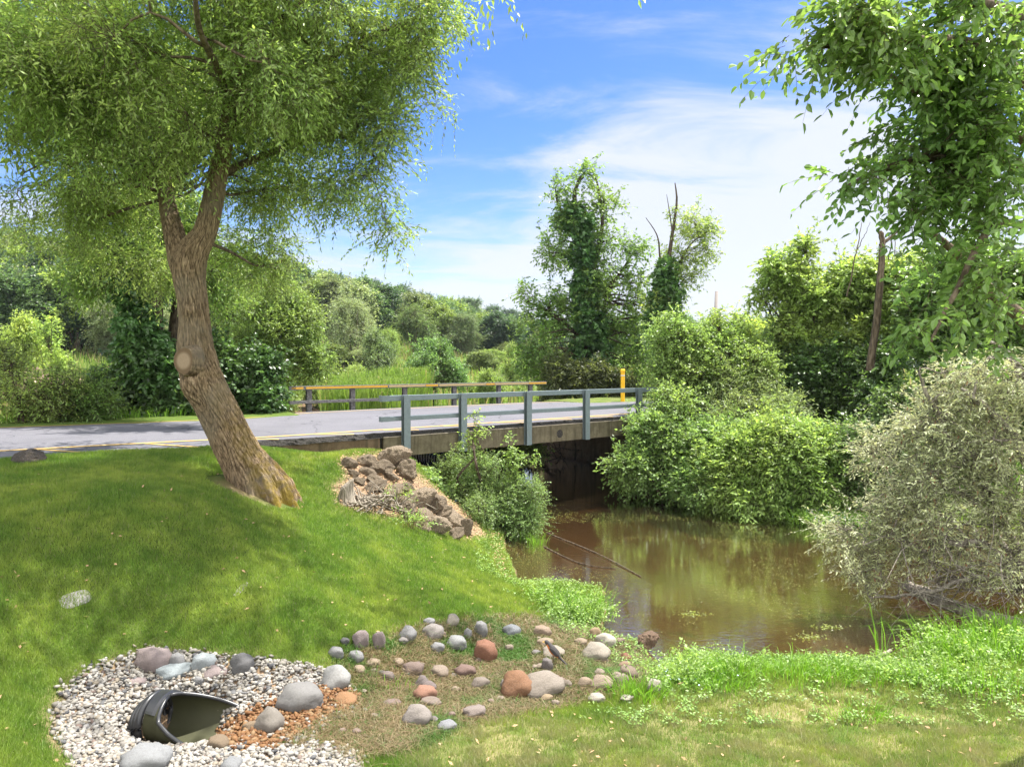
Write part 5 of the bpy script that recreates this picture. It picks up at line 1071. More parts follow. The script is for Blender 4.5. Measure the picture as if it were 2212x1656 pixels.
# ivy clad tree and its thin neighbour
r, b = custom('ivy_clad_tree', 'tall tree with an ivy covered trunk rising behind the far end of the bridge', 'tree', 1272, 33,
    [([(1275, 930, 33), (1272, 800, 33), (1268, 650, 33), (1262, 520, 33), (1240, 430, 33), (1255, 380, 33)], .30, .06), ([(1270, 600, 33), (1300, 500, 33), (1295, 420, 33), (1285, 380, 33)], .12, .03), ([(1270, 680, 33), (1340, 590, 33), (1370, 540, 33)], .12, .03), ([(1270, 740, 33), (1180, 670, 33), (1130, 650, 33)], .12, .03), ([(1265, 540, 33), (1210, 450, 33), (1200, 410, 33)], .1, .03)],
    [PB(1280, 380, 33, 32, 28, .6), PB(1300, 440, 33, 40, 40, .8), PB(1215, 410, 33, 35, 30, .6), PB(1230, 470, 33, 50, 45, 1), PB(1300, 520, 33, 50, 45, 1), PB(1205, 550, 33, 50, 40, 1), PB(1360, 545, 33, 38, 45, .8), PB(1340, 610, 33, 60, 45, 1.2), PB(1200, 640, 33, 60, 45, 1.2), PB(1135, 645, 33, 42, 30, .8), PB(1180, 700, 33, 65, 50, 1.2), PB(1330, 700, 33, 70, 60, 1.4), PB(1390, 680, 33, 40, 40, .9), PB(1180, 770, 33, 55, 50, 1.2), PB(1360, 780, 33, 60, 60, 1.2), PB(1270, 600, 33, 60, 50, 1.)], 1150, (.125, .225, .04), k=4, m=6, l=.5, L=.17, W=.085, seed=51, rb=.05, brk=.85, jit=.12)
ivb = [PB(1250, 475, 32.8, 24, 28, .5), PB(1225, 465, 32.8, 18, 18, .4), PB(1260, 540, 32.8, 16, 46, .4), PB(1266, 620, 32.8, 22, 46, .5), PB(1275, 690, 32.8, 28, 46, .6), PB(1272, 760, 32.8, 34, 40, .7), PB(1270, 820, 32.8, 42, 40, .8)]
cn, on = blob_points(ivb, 720, rg, .55, 1); la = Acc(); sprays(la, None, cn, on, rg, 4, 6, .3, .8, .3, .19, .15, False, 0, .08); part(r, 'ivy', la.mesh('ivy', off=b), 'leaf_gloss', (.06, .15, .035))
thick('brownish dark scrub at the foot of the ivy clad tree', 1250, 31, [PB(1215, 820, 31, 50, 50, 1), PB(1290, 830, 31, 60, 45, 1), PB(1340, 840, 31, 45, 35, .8), PB(1200, 860, 31, 40, 25, .8)], 900, (.075, .10, .03), 52, L=.14, W=.07)
r, b = custom('half_bare_tree', 'thin tree with a bare top and yellow green leaves on one side', 'tree', 1440, 31,
    [([(1435, 900, 31), (1438, 740, 31), (1440, 620, 31), (1450, 520, 31), (1462, 440, 31), (1458, 395, 31)], .17, .02), ([(1438, 640, 31), (1426, 560, 31), (1420, 510, 31), (1395, 470, 31)], .06, .012), ([(1450, 600, 31), (1490, 530, 31), (1530, 500, 31)], .06, .02), ([(1452, 500, 31), (1445, 450, 31), (1440, 420, 31)], .03, .008), ([(1440, 650, 31), (1480, 600, 31)], .05, .015)],
    [PB(1495, 500, 31, 44, 34, .8), PB(1540, 500, 31, 26, 26, .6), PB(1480, 560, 31, 46, 34, .8), PB(1520, 545, 31, 30, 26, .6), PB(1475, 615, 31, 44, 30, .8), PB(1465, 450, 31, 16, 30, .4, .6), PB(1430, 650, 31, 44, 34, .8), PB(1500, 590, 31, 22, 18, .4), PB(1415, 590, 31, 16, 24, .4, .4)], 330, (.20, .29, .06), k=4, m=6, l=.35, L=.14, W=.06, seed=53, rb=.03, brk=.8)
cn, on = blob_points([PB(1437, 640, 30.8, 24, 45, .4), PB(1434, 700, 30.8, 32, 40, .5), PB(1440, 590, 30.8, 14, 30, .3)], 300, rg, .5, 1); la = Acc(); sprays(la, None, cn, on, rg, 4, 6, .28, .8, .3, .18, .14, False, 0, .08); part(r, 'ivy', la.mesh('ivy', off=b), 'leaf_gloss', (.07, .165, .035))

# right hand side: bushes between the bridge end and the big overhanging tree
thick('light green bush hiding the right end of the near railing', 1480, 19.6, [PB(1460, 760, 20.4, 70, 60, 1.1), PB(1540, 755, 20.6, 66, 50, 1.1), PB(1480, 830, 19.6, 70, 55, 1.), PB(1560, 830, 19.6, 60, 60, 1), PB(1440, 800, 20, 24, 40, .6), PB(1555, 700, 20.8, 16, 36, .3, .4), PB(1620, 800, 20, 50, 50, 1), PB(1440, 880, 18.6, 50, 40, .7)], 2600, (.17, .28, .06), 61, n_st=10, L=.085, W=.045, zb=1.2)
thick('yellow green bush in the middle distance under the street lamp', 1660, 30, [PB(1640, 730, 30, 60, 40, 1.2), PB(1590, 760, 30, 50, 40, 1.), PB(1700, 740, 30, 50, 50, 1)], 1000, YG, 62, L=.13, W=.065, zb=.8)
thick('leafy bush hanging over the creek below the bridge end', 1440, 17.4, [PB(1420, 960, 17.6, 70, 45, .9), PB(1400, 1010, 17.4, 55, 40, .7), PB(1480, 990, 17.2, 70, 60, 1), PB(1500, 1050, 16.8, 60, 35, .8), PB(1400, 920, 18.0, 40, 30, .5), PB(1370, 1000, 17.6, 25, 25, .4), PB(1530, 950, 17.4, 60, 50, .9)], 2800, (.135, .24, .055), 63, n_st=10, L=.095, W=.05, zb=.3, k=5)
thick('broad bright green bank bush in the middle of the far shore', 1650, 16.2, [PB(1620, 980, 16.4, 80, 60, 1), PB(1700, 960, 16.4, 70, 55, 1), PB(1600, 1050, 16, 75, 50, .9), PB(1690, 1040, 15.8, 80, 60, 1), PB(1640, 1095, 15.6, 60, 30, .6), PB(1770, 980, 16, 60, 50, .9), PB(1780, 1050, 15.6, 55, 50, .8), PB(1560, 1000, 16.4, 50, 50, .8)], 3800, (.185, .30, .06), 64, n_st=12, L=.105, W=.042, zb=.25, k=5, updir=.25)
thick('tall dark green bush behind the bank bushes on the right', 1800, 20, [PB(1720, 860, 20, 60, 70, 1.2), PB(1800, 850, 20, 80, 80, 1.4), PB(1880, 880, 19, 70, 70, 1.2), PB(1760, 780, 20.4, 70, 60, 1.2), PB(1860, 790, 20, 70, 60, 1.2), PB(1680, 800, 20.6, 50, 60, 1), PB(1930, 930, 18, 50, 60, 1), PB(1840, 950, 18.4, 60, 40, .9), PB(1700, 900, 19.6, 50, 40, .9)], 3600, (.065, .135, .028), 65, n_st=9, L=.115, W=.065, zb=.5, mat_leaf='leaf_gloss')
thick('tall yellow green maple like tree above the bushes on the right', 1830, 20.5, [PB(1680, 590, 21, 45, 40, .8), PB(1650, 640, 21, 28, 22, .5), PB(1740, 600, 21, 55, 50, 1), PB(1745, 670, 21, 50, 50, 1.1), PB(1790, 660, 21, 70, 60, 1.2), PB(1840, 600, 21, 60, 50, 1.1), PB(1900, 660, 20.6, 70, 60, 1.2), PB(1760, 730, 20.8, 80, 50, 1.2), PB(1900, 740, 20.4, 80, 50, 1.2), PB(1940, 600, 20.6, 60, 50, 1), PB(1750, 750, 20.8, 40, 40, .8), PB(1740, 540, 21, 25, 25, .5)], 2900, (.20, .30, .06), 66, n_st=9, L=.13, W=.07, zb=.6, name='yellow_green_tree', cat='tree', pn=('crown', 'trunk'), brk=.9)
thick('dense green thicket behind the overhanging tree at the right edge', 2080, 17, [PB(2040, 700, 17, 90, 80, 1.3), PB(2140, 700, 17, 90, 90, 1.3), PB(2200, 600, 17, 90, 90, 1.3), PB(2040, 820, 16.6, 80, 80, 1.2), PB(2150, 820, 16.6, 90, 80, 1.2), PB(2000, 920, 16.4, 60, 60, 1), PB(2100, 940, 16.4, 80, 70, 1), PB(2210, 900, 16.4, 60, 100, 1), PB(2060, 600, 17, 60, 60, 1)], 3000, (.10, .19, .035), 67, n_st=8, L=.13, W=.065, zb=.7)
thick('pale narrow leaved bush filling the gap above the broad bank bush', 1600, 18.6, [PB(1540, 900, 18.6, 50, 45, .8), PB(1610, 880, 18.8, 60, 45, .9), PB(1690, 900, 18.4, 55, 40, .8), PB(1650, 850, 19, 40, 40, .7), PB(1580, 830, 19, 30, 30, .5)], 1300, (.17, .25, .085), 81, n_st=9, L=.11, W=.028, zb=.6, k=5, brk=.85)
thick('mid green tangled bush between the broad bank bush and the willow shrub', 1890, 15.5, [PB(1860, 960, 15.6, 45, 45, .6), PB(1920, 1000, 15.4, 50, 45, .6), PB(1850, 1030, 15.3, 40, 40, .5), PB(1940, 900, 15.8, 45, 50, .6), PB(1970, 970, 15.4, 40, 50, .6)], 1000, (.10, .18, .05), 82, n_st=8, L=.085, W=.05, zb=.4, brk=.8)
thick('thin leggy shrub growing through the middle bushes', 1590, 20.2, [PB(1590, 700, 20.2, 14, 36, .3), PB(1540, 690, 20.2, 20, 22, .3), PB(1560, 740, 20.2, 30, 26, .4), PB(1620, 760, 20.2, 22, 30, .4)], 110, (.2, .31, .055), 83, n_st=5, L=.1, W=.06, zb=1., k=3, m=6, l=.3)
# snags
def snag(label, px, Y, lines):
    b = np.array([*Wp(px, 800, Y)[:2], .6]); a = Acc()
    for pts, r0, r1 in lines: P = polyline([Wp(x, y, Y) for x, y in pts], 16); P = P + np.random.default_rng(px).normal(0, .01, P.shape); tubes(a, P, np.linspace(r0, r1, 16), 6)
    return single('bare_snag', a.mesh('bare_snag', off=b, smooth=True), 'bark', label, 'dead branch', loc=tuple(b))
snag('bare dead branch rising above the yellow green tree on the right', 1870, 18, [([(1880, 800), (1900, 620), (1905, 520), (1900, 500)], .10, .05), ([(1903, 530), (1960, 480), (1985, 455)], .05, .02), ([(1830, 640), (1850, 540), (1862, 480)], .02, .006), ([(1852, 540), (1880, 480)], .012, .004), ([(1920, 560), (1930, 480), (1935, 400)], .015, .004), ([(1930, 480), (1895, 400)], .01, .003), ([(1935, 560), (1925, 460), (1905, 420)], .01, .003)])

# ------------------------------------------------------------------ overhanging tree and grey willow shrub at the right
rng = np.random.default_rng(5)
NR = .64                                                    # this tree stands close by: its leaves show large
ob = np.array([4.62, 5.5, .45]); NV = lambda x, y, z: np.array([x * NR, y * NR, CAMZ + (z - CAMZ) * NR])
ot = thing('overhanging_tree', 'broad leaved tree leaning in over the creek from the right edge', 'tree', tuple(ob))
ta, la = Acc(), Acc()
boughs = [([ob, NV(7.0, 8.6, 2.5), NV(6.7, 8.4, 4.6), NV(6.3, 8.0, 6.6), NV(5.9, 7.6, 8.6)], .26, .10), ([NV(6.9, 8.5, 3.2), Wp(2150, 640, 8.2 * NR), Wp(2080, 560, 8 * NR), Wp(2010, 500, 8 * NR)], .1, .03), ([NV(6.6, 8.3, 5.0), Wp(2150, 330, 7.6 * NR), Wp(2010, 340, 7.2 * NR), Wp(1900, 370, 7 * NR), Wp(1815, 410, 6.8 * NR)], .09, .012),
          ([NV(6.4, 8.1, 6.0), Wp(2120, 110, 7 * NR), Wp(1960, 90, 6.6 * NR), Wp(1830, 100, 6.4 * NR), Wp(1740, 100, 6.3 * NR)], .09, .008), ([NV(6.2, 7.9, 6.8), Wp(2100, 0, 6.6 * NR), Wp(1980, -30, 6.4 * NR), Wp(1860, -20, 6.3 * NR)], .08, .01), ([NV(6.6, 8.2, 4.4), Wp(2170, 480, 7 * NR), Wp(2060, 640, 6.4 * NR), Wp(2010, 740, 6.2 * NR)], .05, .01), ([NV(6.5, 8.3, 5.4), Wp(2100, 220, 7.4 * NR), Wp(1990, 200, 7 * NR), Wp(1920, 160, 6.8 * NR)], .07, .01)]
lp, lr = [], []
for pts, r0, r1 in boughs: P = polyline(pts, 24); r = np.linspace(r0, r1, 24) * NR; tubes(ta, P, r, 8); lp.append(P); lr.append(r)
lp = np.concatenate(lp); lr = np.concatenate(lr)
big_b = [PB(1850, 25, 6.3 * NR, 70, 35, .4 * NR), PB(1960, 40, 6.5 * NR, 90, 55, .6 * NR), PB(1755, 95, 6.3 * NR, 75, 16, .22 * NR, 1.4), PB(1860, 120, 6.4 * NR, 45, 22, .3 * NR), PB(1690, 118, 6.3 * NR, 28, 9, .1 * NR, 1.6), PB(1945, 130, 6.6 * NR, 80, 35, .5 * NR), PB(2070, 60, 6.6 * NR, 110, 80, .9 * NR), PB(2170, 120, 6.8 * NR, 90, 120, 1 * NR), PB(2060, 210, 7 * NR, 70, 45, .6 * NR), PB(1960, 190, 6.8 * NR, 30, 26, .2 * NR, .8), PB(2110, 280, 7.2 * NR, 80, 60, .8 * NR), PB(1940, 285, 7 * NR, 60, 26, .3 * NR),
         PB(1840, 385, 6.8 * NR, 50, 26, .3 * NR, .8), PB(1880, 400, 6.9 * NR, 55, 38, .4 * NR, .8), PB(1955, 350, 7.1 * NR, 60, 45, .5 * NR, .8), PB(2050, 340, 7.2 * NR, 80, 50, .7 * NR, .8), PB(2150, 380, 7.2 * NR, 80, 80, .9 * NR, .8), PB(2060, 420, 7 * NR, 80, 45, .6 * NR, .8), PB(1990, 430, 7 * NR, 50, 35, .4 * NR, .8), PB(2130, 500, 6.8 * NR, 80, 60, .8 * NR, .35), PB(2060, 560, 6.6 * NR, 70, 45, .6 * NR, .35), PB(2170, 590, 6.6 * NR, 60, 70, .7 * NR, .35), PB(2020, 650, 6.3 * NR, 50, 55, .4 * NR, .35), PB(1990, 710, 6.2 * NR, 35, 45, .3 * NR, .35), PB(2110, 660, 6.4 * NR, 60, 50, .5 * NR, .35), PB(2180, 700, 6.8 * NR, 40, 70, .6 * NR, .35)]
Cn, On = blob_points(big_b, 390, rng, .2, 3, .52)
sprays(la, ta, Cn, nrm(On * .6 + np.array([-.6, -.1, -.25])), rng, k=4, m=8, l=.24, spread=.5, droop=.2, L=.060, W=.031, big=True, twig_r=.0018, jit=.05, flat=.55)
branches(ta, lp, lr, Cn[::3], rng, hubs=.10, r_hub=.012, r_tw=.0035, bend=.08)
part(ot, 'crown', la.mesh('crown', off=ob), 'leaf_gloss', (.13, .235, .045)); part(ot, 'trunk', ta.mesh('trunk', off=ob, smooth=True), 'bark')
# grey willow shrub
sb = np.array([6.9, 9.6, .25]); ws = thing('willow_shrub', 'sprawling grey leaved willow shrub with bare twigs trailing into the creek at the right', 'shrub', tuple(sb))
ta, la, ca = Acc(), Acc(), Acc()
lim = [([sb, Wp(2190, 1180, 9.8), Wp(2130, 1060, 9.8), Wp(2040, 930, 9.8), Wp(1990, 820, 9.8)], .09, .02), ([sb, Wp(2240, 1100, 9.6), Wp(2200, 960, 9.5), Wp(2130, 880, 9.4), Wp(2080, 840, 9.4)], .10, .02), ([sb + [0, 0, .1], Wp(2130, 1180, 9.4), Wp(2060, 1170, 9.3), Wp(1990, 1190, 9.4), Wp(1930, 1150, 9.6)], .06, .015), ([sb, Wp(2200, 1240, 9.2), Wp(2100, 1250, 9), Wp(1990, 1280, 9.2), Wp(1880, 1290, 9.6)], .05, .012),
       ([sb, Wp(2230, 900, 9.6), Wp(2190, 780, 9.6), Wp(2140, 740, 9.6)], .09, .02), ([sb, Wp(2120, 1100, 10.4), Wp(1980, 1040, 10.8), Wp(1860, 1100, 11)], .05, .01)]
lp, lr = [], []
for pts, r0, r1 in lim: P = polyline(pts, 24); P = P + rng.normal(0, .012, P.shape); r = np.linspace(r0, r1, 24); tubes(ta, P, r, 7); lp.append(P); lr.append(r)
lp = np.concatenate(lp); lr = np.concatenate(lr)
sbl = [PB(2120, 800, 9.8, 80, 50, .7), PB(2190, 860, 9.6, 70, 80, .7), PB(2080, 870, 9.8, 70, 55, .7), PB(2040, 950, 9.8, 80, 60, .7), PB(2150, 970, 9.6, 80, 70, .8), PB(1990, 1030, 9.8, 70, 50, .6), PB(2090, 1060, 9.6, 90, 60, .8), PB(1930, 1080, 10.2, 80, 45, .6), PB(2190, 1100, 9.4, 60, 80, .7), PB(2020, 1120, 9.6, 90, 50, .7), PB(1890, 1150, 10, 70, 45, .5), PB(1830, 1165, 10.2, 50, 22, .4), PB(1900, 1220, 9.8, 70, 40, .5), PB(2010, 1210, 9.4, 80, 45, .6), PB(2130, 1200, 9.2, 80, 50, .6), PB(1900, 980, 10.6, 55, 45, .5), PB(1990, 900, 10, 40, 40, .4), PB(1850, 1230, 10, 40, 30, .3, .6)]
Cn, On = blob_points(sbl, 1150, rng, .2)
sprays(la, ta, Cn, nrm(On * .6 + np.array([-.35, -.1, .1])), rng, k=4, m=9, l=.30, spread=.7, droop=.12, L=.066, W=.019, twig_r=.0032, jit=.09, brk=.9)
branches(ta, lp, lr, Cn[::2], rng, hubs=.14, r_hub=.022, r_tw=.0065, bend=.20)
# bare trailing twigs near the water
A = lp[rng.integers(len(lp), size=230)]; tgt = np.stack([G(x, y, .0) for x, y in zip(rng.uniform(1850, 2230, 230), rng.uniform(1270, 1400, 230))]) + np.stack([rng.normal(0, .1, 230), rng.uniform(-.2, .6, 230), rng.uniform(.0, .55, 230)], 1)
keep = np.linalg.norm(A - tgt, axis=1) < 1.9; tubes(ta, curve(A[keep], tgt[keep], 8, rng, .16), np.linspace(1, .3, 8)[None] * rng.uniform(.004, .014, (keep.sum(), 1)), 4)
cc = Cn[rng.choice(len(Cn), 420, replace=False)] + rng.normal(0, .12, (420, 3)); d_ = nrm(rng.normal(0, .3, (420, 3)) - UP); leafs(ca, cc, d_, rng.normal(0, 1, (420, 3)), rng.uniform(.04, .08, 420), .016, rng.random(420)); leafs(ca, cc + .01, d_, rng.normal(0, 1, (420, 3)), rng.uniform(.04, .08, 420), .016, rng.random(420))
part(ws, 'foliage', la.mesh('foliage', off=sb), 'leaf_silver', (.33, .37, .20)); part(ws, 'branches', ta.mesh('branches', off=sb, smooth=True), 'bark_grey'); part(ws, 'catkins', ca.mesh('catkins', off=sb), 'catkin')

# bank bush in front of the bridge
bb, b_ = thick('rounded feathery bush growing at the waterline in front of the bridge', 1070, 14.2, [PB(1060, 1060, 14.2, 80, 45, .7), PB(1110, 1090, 14, 65, 50, .6), PB(1010, 1050, 14.4, 50, 35, .5), PB(1060, 1110, 13.9, 70, 40, .6), PB(1120, 1120, 13.8, 50, 28, .4), PB(1000, 1015, 14.8, 40, 28, .3), PB(960, 1020, 15, 30, 20, .3), PB(1150, 1060, 14, 22, 30, .3), PB(1050, 1010, 14.4, 50, 22, .3)], 1700, (.15, .25, .07), 71, n_st=10, zb=.1, L=.042, W=.018, k=6, m=9, l=.26, jit=.07, twig_r=.002, rb=.01, name='bank_bush', r_tw=.004)
thick('thin leafy shoot rising in front of the second railing post', 1035, 14.4, [PB(1025, 905, 14.3, 8, 28, .1), PB(1020, 940, 14.3, 25, 14, .15), PB(1000, 960, 14.3, 12, 12, .1), PB(1050, 935, 14.3, 10, 16, .1), PB(1035, 980, 14.3, 14, 20, .15)], 42, (.2, .31, .06), 72, n_st=4, zb=.9, L=.055, W=.035, k=3, m=5, l=.14, jit=.03, name='leafy_shoot', r_tw=.003)
thick('second leafy shoot rising right of the second railing post', 1098, 14.2, [PB(1095, 950, 14.2, 8, 18, .1), PB(1102, 985, 14.2, 18, 20, .15), PB(1150, 985, 14.2, 22, 10, .1), PB(1105, 1015, 14.2, 22, 14, .15)], 60, (.18, .3, .06), 73, n_st=3, zb=.7, L=.055, W=.035, k=3, m=6, l=.16, jit=.04, name='leafy_shoot', r_tw=.003)
thick('low leafy growth on the bank under the bridge beside the black pipe', 1060, 19.5, [PB(1050, 975, 20, 60, 14, .5), PB(1120, 975, 20.5, 60, 16, .6), PB(1000, 1000, 18, 30, 14, .3)], 260, (.17, .26, .06), 74, zb=.2, L=.09, W=.05, k=4, l=.25)
thick('pale leafy weed between the lower rocks and the bank bush', 925, 14.0, [PB(925, 1038, 14.3, 30, 14, .2), PB(950, 1060, 14.2, 24, 14, .2)], 110, (.19, .31, .08), 75, zb=.2, L=.075, W=.06, k=4, m=5, l=.15, jit=.05, name='weed_clump')

# ------------------------------------------------------------------ grass, weeds, reeds
def blades(acc, xy, z, h, w_, rng, lean=.35, rnd=None, seg=1, bend=.3, az=None):
    n = len(xy); a = rng.uniform(0, 2 * math.pi, n); h = np.broadcast_to(h, (n,)); w_ = np.broadcast_to(w_, (n,)); s = np.stack([np.cos(a), np.sin(a), 0 * a], 1) * w_[:, None] / 2
    la_ = rng.uniform(0, 2 * math.pi, n) if az is None else az; lv = np.stack([np.cos(la_), np.sin(la_), 0 * a], 1) * (np.abs(rng.normal(0, lean, n)) * h)[:, None]
    P = np.stack([xy[:, 0], xy[:, 1], z], 1); r = rng.random(n) if rnd is None else rnd
    if seg == 1:
        V = np.stack([P - s, P + s, P + lv + UP * h[:, None]], 1); acc.add(V.reshape(-1, 3), np.arange(n)[:, None] * 3 + np.array([[0, 1, 2]]), r)
    else:
        m1 = P + lv * .25 + UP * (h * .5)[:, None]; m2 = P + lv * .8 + UP * (h * .88)[:, None]; tp = P + lv * (1.5 + bend) + UP * (h * (1.0 - bend * .5))[:, None]
        V = np.stack([P - s, P + s, m1 - s * .9, m1 + s * .9, m2 - s * .6, m2 + s * .6, tp], 1); i = np.arange(n)[:, None] * 7
        acc.add(V.reshape(-1, 3), [i + np.array([[0, 1, 3, 2]]), i + np.array([[2, 3, 5, 4]]), i + np.array([[4, 5, 6]])], r)
rng = np.random.default_rng(99)
N_ = 3000000; dep = 4.3 * (15.5 / 4.3) ** rng.random(N_); kx = rng.uniform(-.86, .80, N_); X = kx * dep; Y = dep        # density falls with the square of the distance
t_, n_ = road_tn(X, Y); e_ = 11.9 + .62 * sm(3.4, 4.8, t_)
ok = (n_ < e_ - .01 + .05 * (rng.random(N_) - .5)) & ~inpoly(X, Y, WATER); X, Y = X[ok], Y[ok]
Z = gz(X, Y); qx, qy, _ = proj(X, Y, Z); J = lambda s_: rng.normal(0, s_, len(X))
pat = fbm2(X * 2.3 + 5, Y * 2.3); pat2 = fbm2(X * 7, Y * 7 + 3)
in_g = inpoly(qx + J(10), qy + J(6), GRAVEL); in_s = inpoly(qx + J(9), qy + J(6), SWALE); in_r = inpoly(qx + J(6), qy + J(4), ROCKY)
tb_d = np.hypot(X - TB[0], Y - TB[1]); bare = (tb_d < .42 + .3 * pat) | (inpoly(qx + J(14), qy + J(10), [(150, 1480), (100, 1520), (90, 1600), (140, 1660), (180, 1600)]) & (rng.random(len(X)) < .85))
low = inpoly(qx + J(30), qy + J(14), [(900, 1510), (1300, 1560), (1480, 1490), (2300, 1440), (2300, 1900), (850, 1900)])
thin = low & (pat2 + pat * .6 < .72) & (rng.random(len(X)) < .72)
lawn = ~in_g & ~in_s & ~in_r & ~bare & ~thin
def dist_keep(mask, frac): return mask & (rng.random(len(X)) < frac)
lm = dist_keep(lawn, .46)
x, y, z = X[lm], Y[lm], Z[lm]; lo_ = low[lm]; k = y / 6.; h = rng.uniform(.028, .062, len(x)) * (1 + .35 * (pat[lm] - .5)) * np.where(lo_, .95, 1) * (1 + .12 * (k - 1)); A_g = Acc()
blades(A_g, np.stack([x, y], 1), z - .004, h, .0055 * np.clip(k, .85, 2.2), rng, lean=.5)
me = A_g.mesh('lawn_grass'); nb = len(me.polygons); dr = np.clip((pat2[lm] - .42) * 3.5, 0, 1) * lo_ * .75 + (rng.random(len(x)) < np.where(lo_, .22, .03)) * .8 + .16 * lo_ + .5 * sm(.35, .0, np.abs(n_[ok][lm] - e_[ok][lm])) * (t_[ok][lm] > 4.6)
at = me.attributes.new('dry', 'FLOAT', 'FACE'); at.data.foreach_set('value', np.clip(dr, 0, 1).astype(np.float32))
single('lawn_grass', me, 'grass', 'mown green lawn sloping from the road down to the creek', 'grass', kind='stuff')
sm_ = dist_keep(in_s | (in_r & (rng.random(len(X)) < .02)) | (in_g & (pdist(qx, qy, GRAVEL) < 10) & (rng.random(len(X)) < .10)), .30)
x, y, z = X[sm_], Y[sm_], Z[sm_]; A_g = Acc(); hh = rng.uniform(.025, .07, len(x)) * (.4 + 1.1 * pat[sm_]); blades(A_g, np.stack([x, y], 1), z - .005, hh, .0055 * np.clip(y / 6, .8, 2), rng, lean=1.2, seg=2, bend=.6)
me = A_g.mesh('swale_grass'); d_ = np.clip(sm(.56, .68, fbm2(x * 1.9 + 30, y * 1.9)) + (rng.random(len(x)) < .15), 0, 1); at = me.attributes.new('dry', 'FLOAT', 'FACE'); at.data.foreach_set('value', np.r_[d_, d_, d_].astype(np.float32))
single('swale_grass', me, 'drygrass', 'matted brown and green long grass between the cobbles of the swale', 'grass', kind='stuff')
# creeping leafy ground cover along the shore
dW = pdist(X, Y, WATER); sh = (dW < .75 * (.4 + 1.2 * pat)) & ~in_g & (qx > 1000) & ~in_r; sh |= low & (qy < 1560 + 30 * pat) & (pat2 > .52) & (qx > 1250); sh = sh & (rng.random(len(X)) < .085)
x, y, z = X[sh], Y[sh], Z[sh]; A_g = Acc(); n = len(x); P = np.stack([x, y, z + rng.uniform(.0, .09, n)], 1); leafs(A_g, P, rng.normal(0, 1, (n, 3)) * np.array([1, 1, .4]), UP + rng.normal(0, .5, (n, 3)), rng.uniform(.018, .042, n), .017, rng.random(n)); o = single('shore_weeds', A_g.mesh('shore_weeds'), 'leaf', 'creeping small leaved green weeds along the near shore', 'weeds', kind='stuff'); o.color = (.17, .29, .06, 1)
# leaf litter on the rock pile bank
rk = in_r & (rng.random(len(X)) < .06) | ((dW < .3) & (qx < 1090) & (qx > 900) & (rng.random(len(X)) < .05)) | (lawn & (rng.random(len(X)) < .00045)); x, y, z = X[rk], Y[rk], Z[rk]; n = len(x); A_g = Acc(); leafs(A_g, np.stack([x, y, z + rng.uniform(.005, .04, n)], 1), rng.normal(0, 1, (n, 3)) * np.array([1, 1, .25]), UP + rng.normal(0, .35, (n, 3)), rng.uniform(.03, .06, n), .022, rng.random(n)); single('leaf_litter', A_g.mesh('leaf_litter'), 'litter', 'scattered dry brown leaves on the bank and lawn', 'leaves', kind='stuff')

gt_ = 'tall grass clumps on the near shore'
def clump(name, label, px, py, n, h, wd_, rad, mat='tuft', leafy=0, col=(.18, .3, .06), petals=0, z=None, lean=.5, group=gt_, cat='grass clump', bw=.008):
    c = gpx(px, py, .2) if z is None else G(px, py, z); c = np.array([c[0], c[1], max(c[2], 0.)]); r = thing(name, label, cat, tuple(c), group); rq = np.random.default_rng(int(px + py))
    if n:
        a = rq.normal(0, 1, (n, 2)) * np.array([rad, rad * .6]); A = Acc(); az = np.arctan2(a[:, 1], a[:, 0]) + rq.normal(0, .6, n); blades(A, a, np.full(n, -.02), h * rq.uniform(.55, 1.15, n), bw, rq, lean=lean, seg=2, bend=.5, az=az); part(r, 'blades', A.mesh('blades'), mat)
    if leafy:
        A = Acc(); T = Acc(); cn = rq.normal(0, 1, (leafy, 3)) * np.array([rad, rad * .6, h * .3]); cn[:, 2] = np.abs(cn[:, 2]) + .03; sprays(A, T, cn, nrm(cn * np.array([1, 1, 0]) + UP * .12), rq, 3, 6, .14, .6, .1, .035, .02, False, .0018, .02); part(r, 'leaves', A.mesh('leaves'), 'leaf', col)
    if petals:
        A = Acc(); P = rq.normal(0, 1, (petals, 3)) * np.array([rad, rad * .6, h * .28]); P[:, 2] = np.abs(P[:, 2]) + .08; leafs(A, P, rq.normal(0, 1, (petals, 3)), UP + rq.normal(0, .3, (petals, 3)), .018, .018, rq.random(petals)); part(r, 'flowers', A.mesh('flowers'), 'petal')
    return r
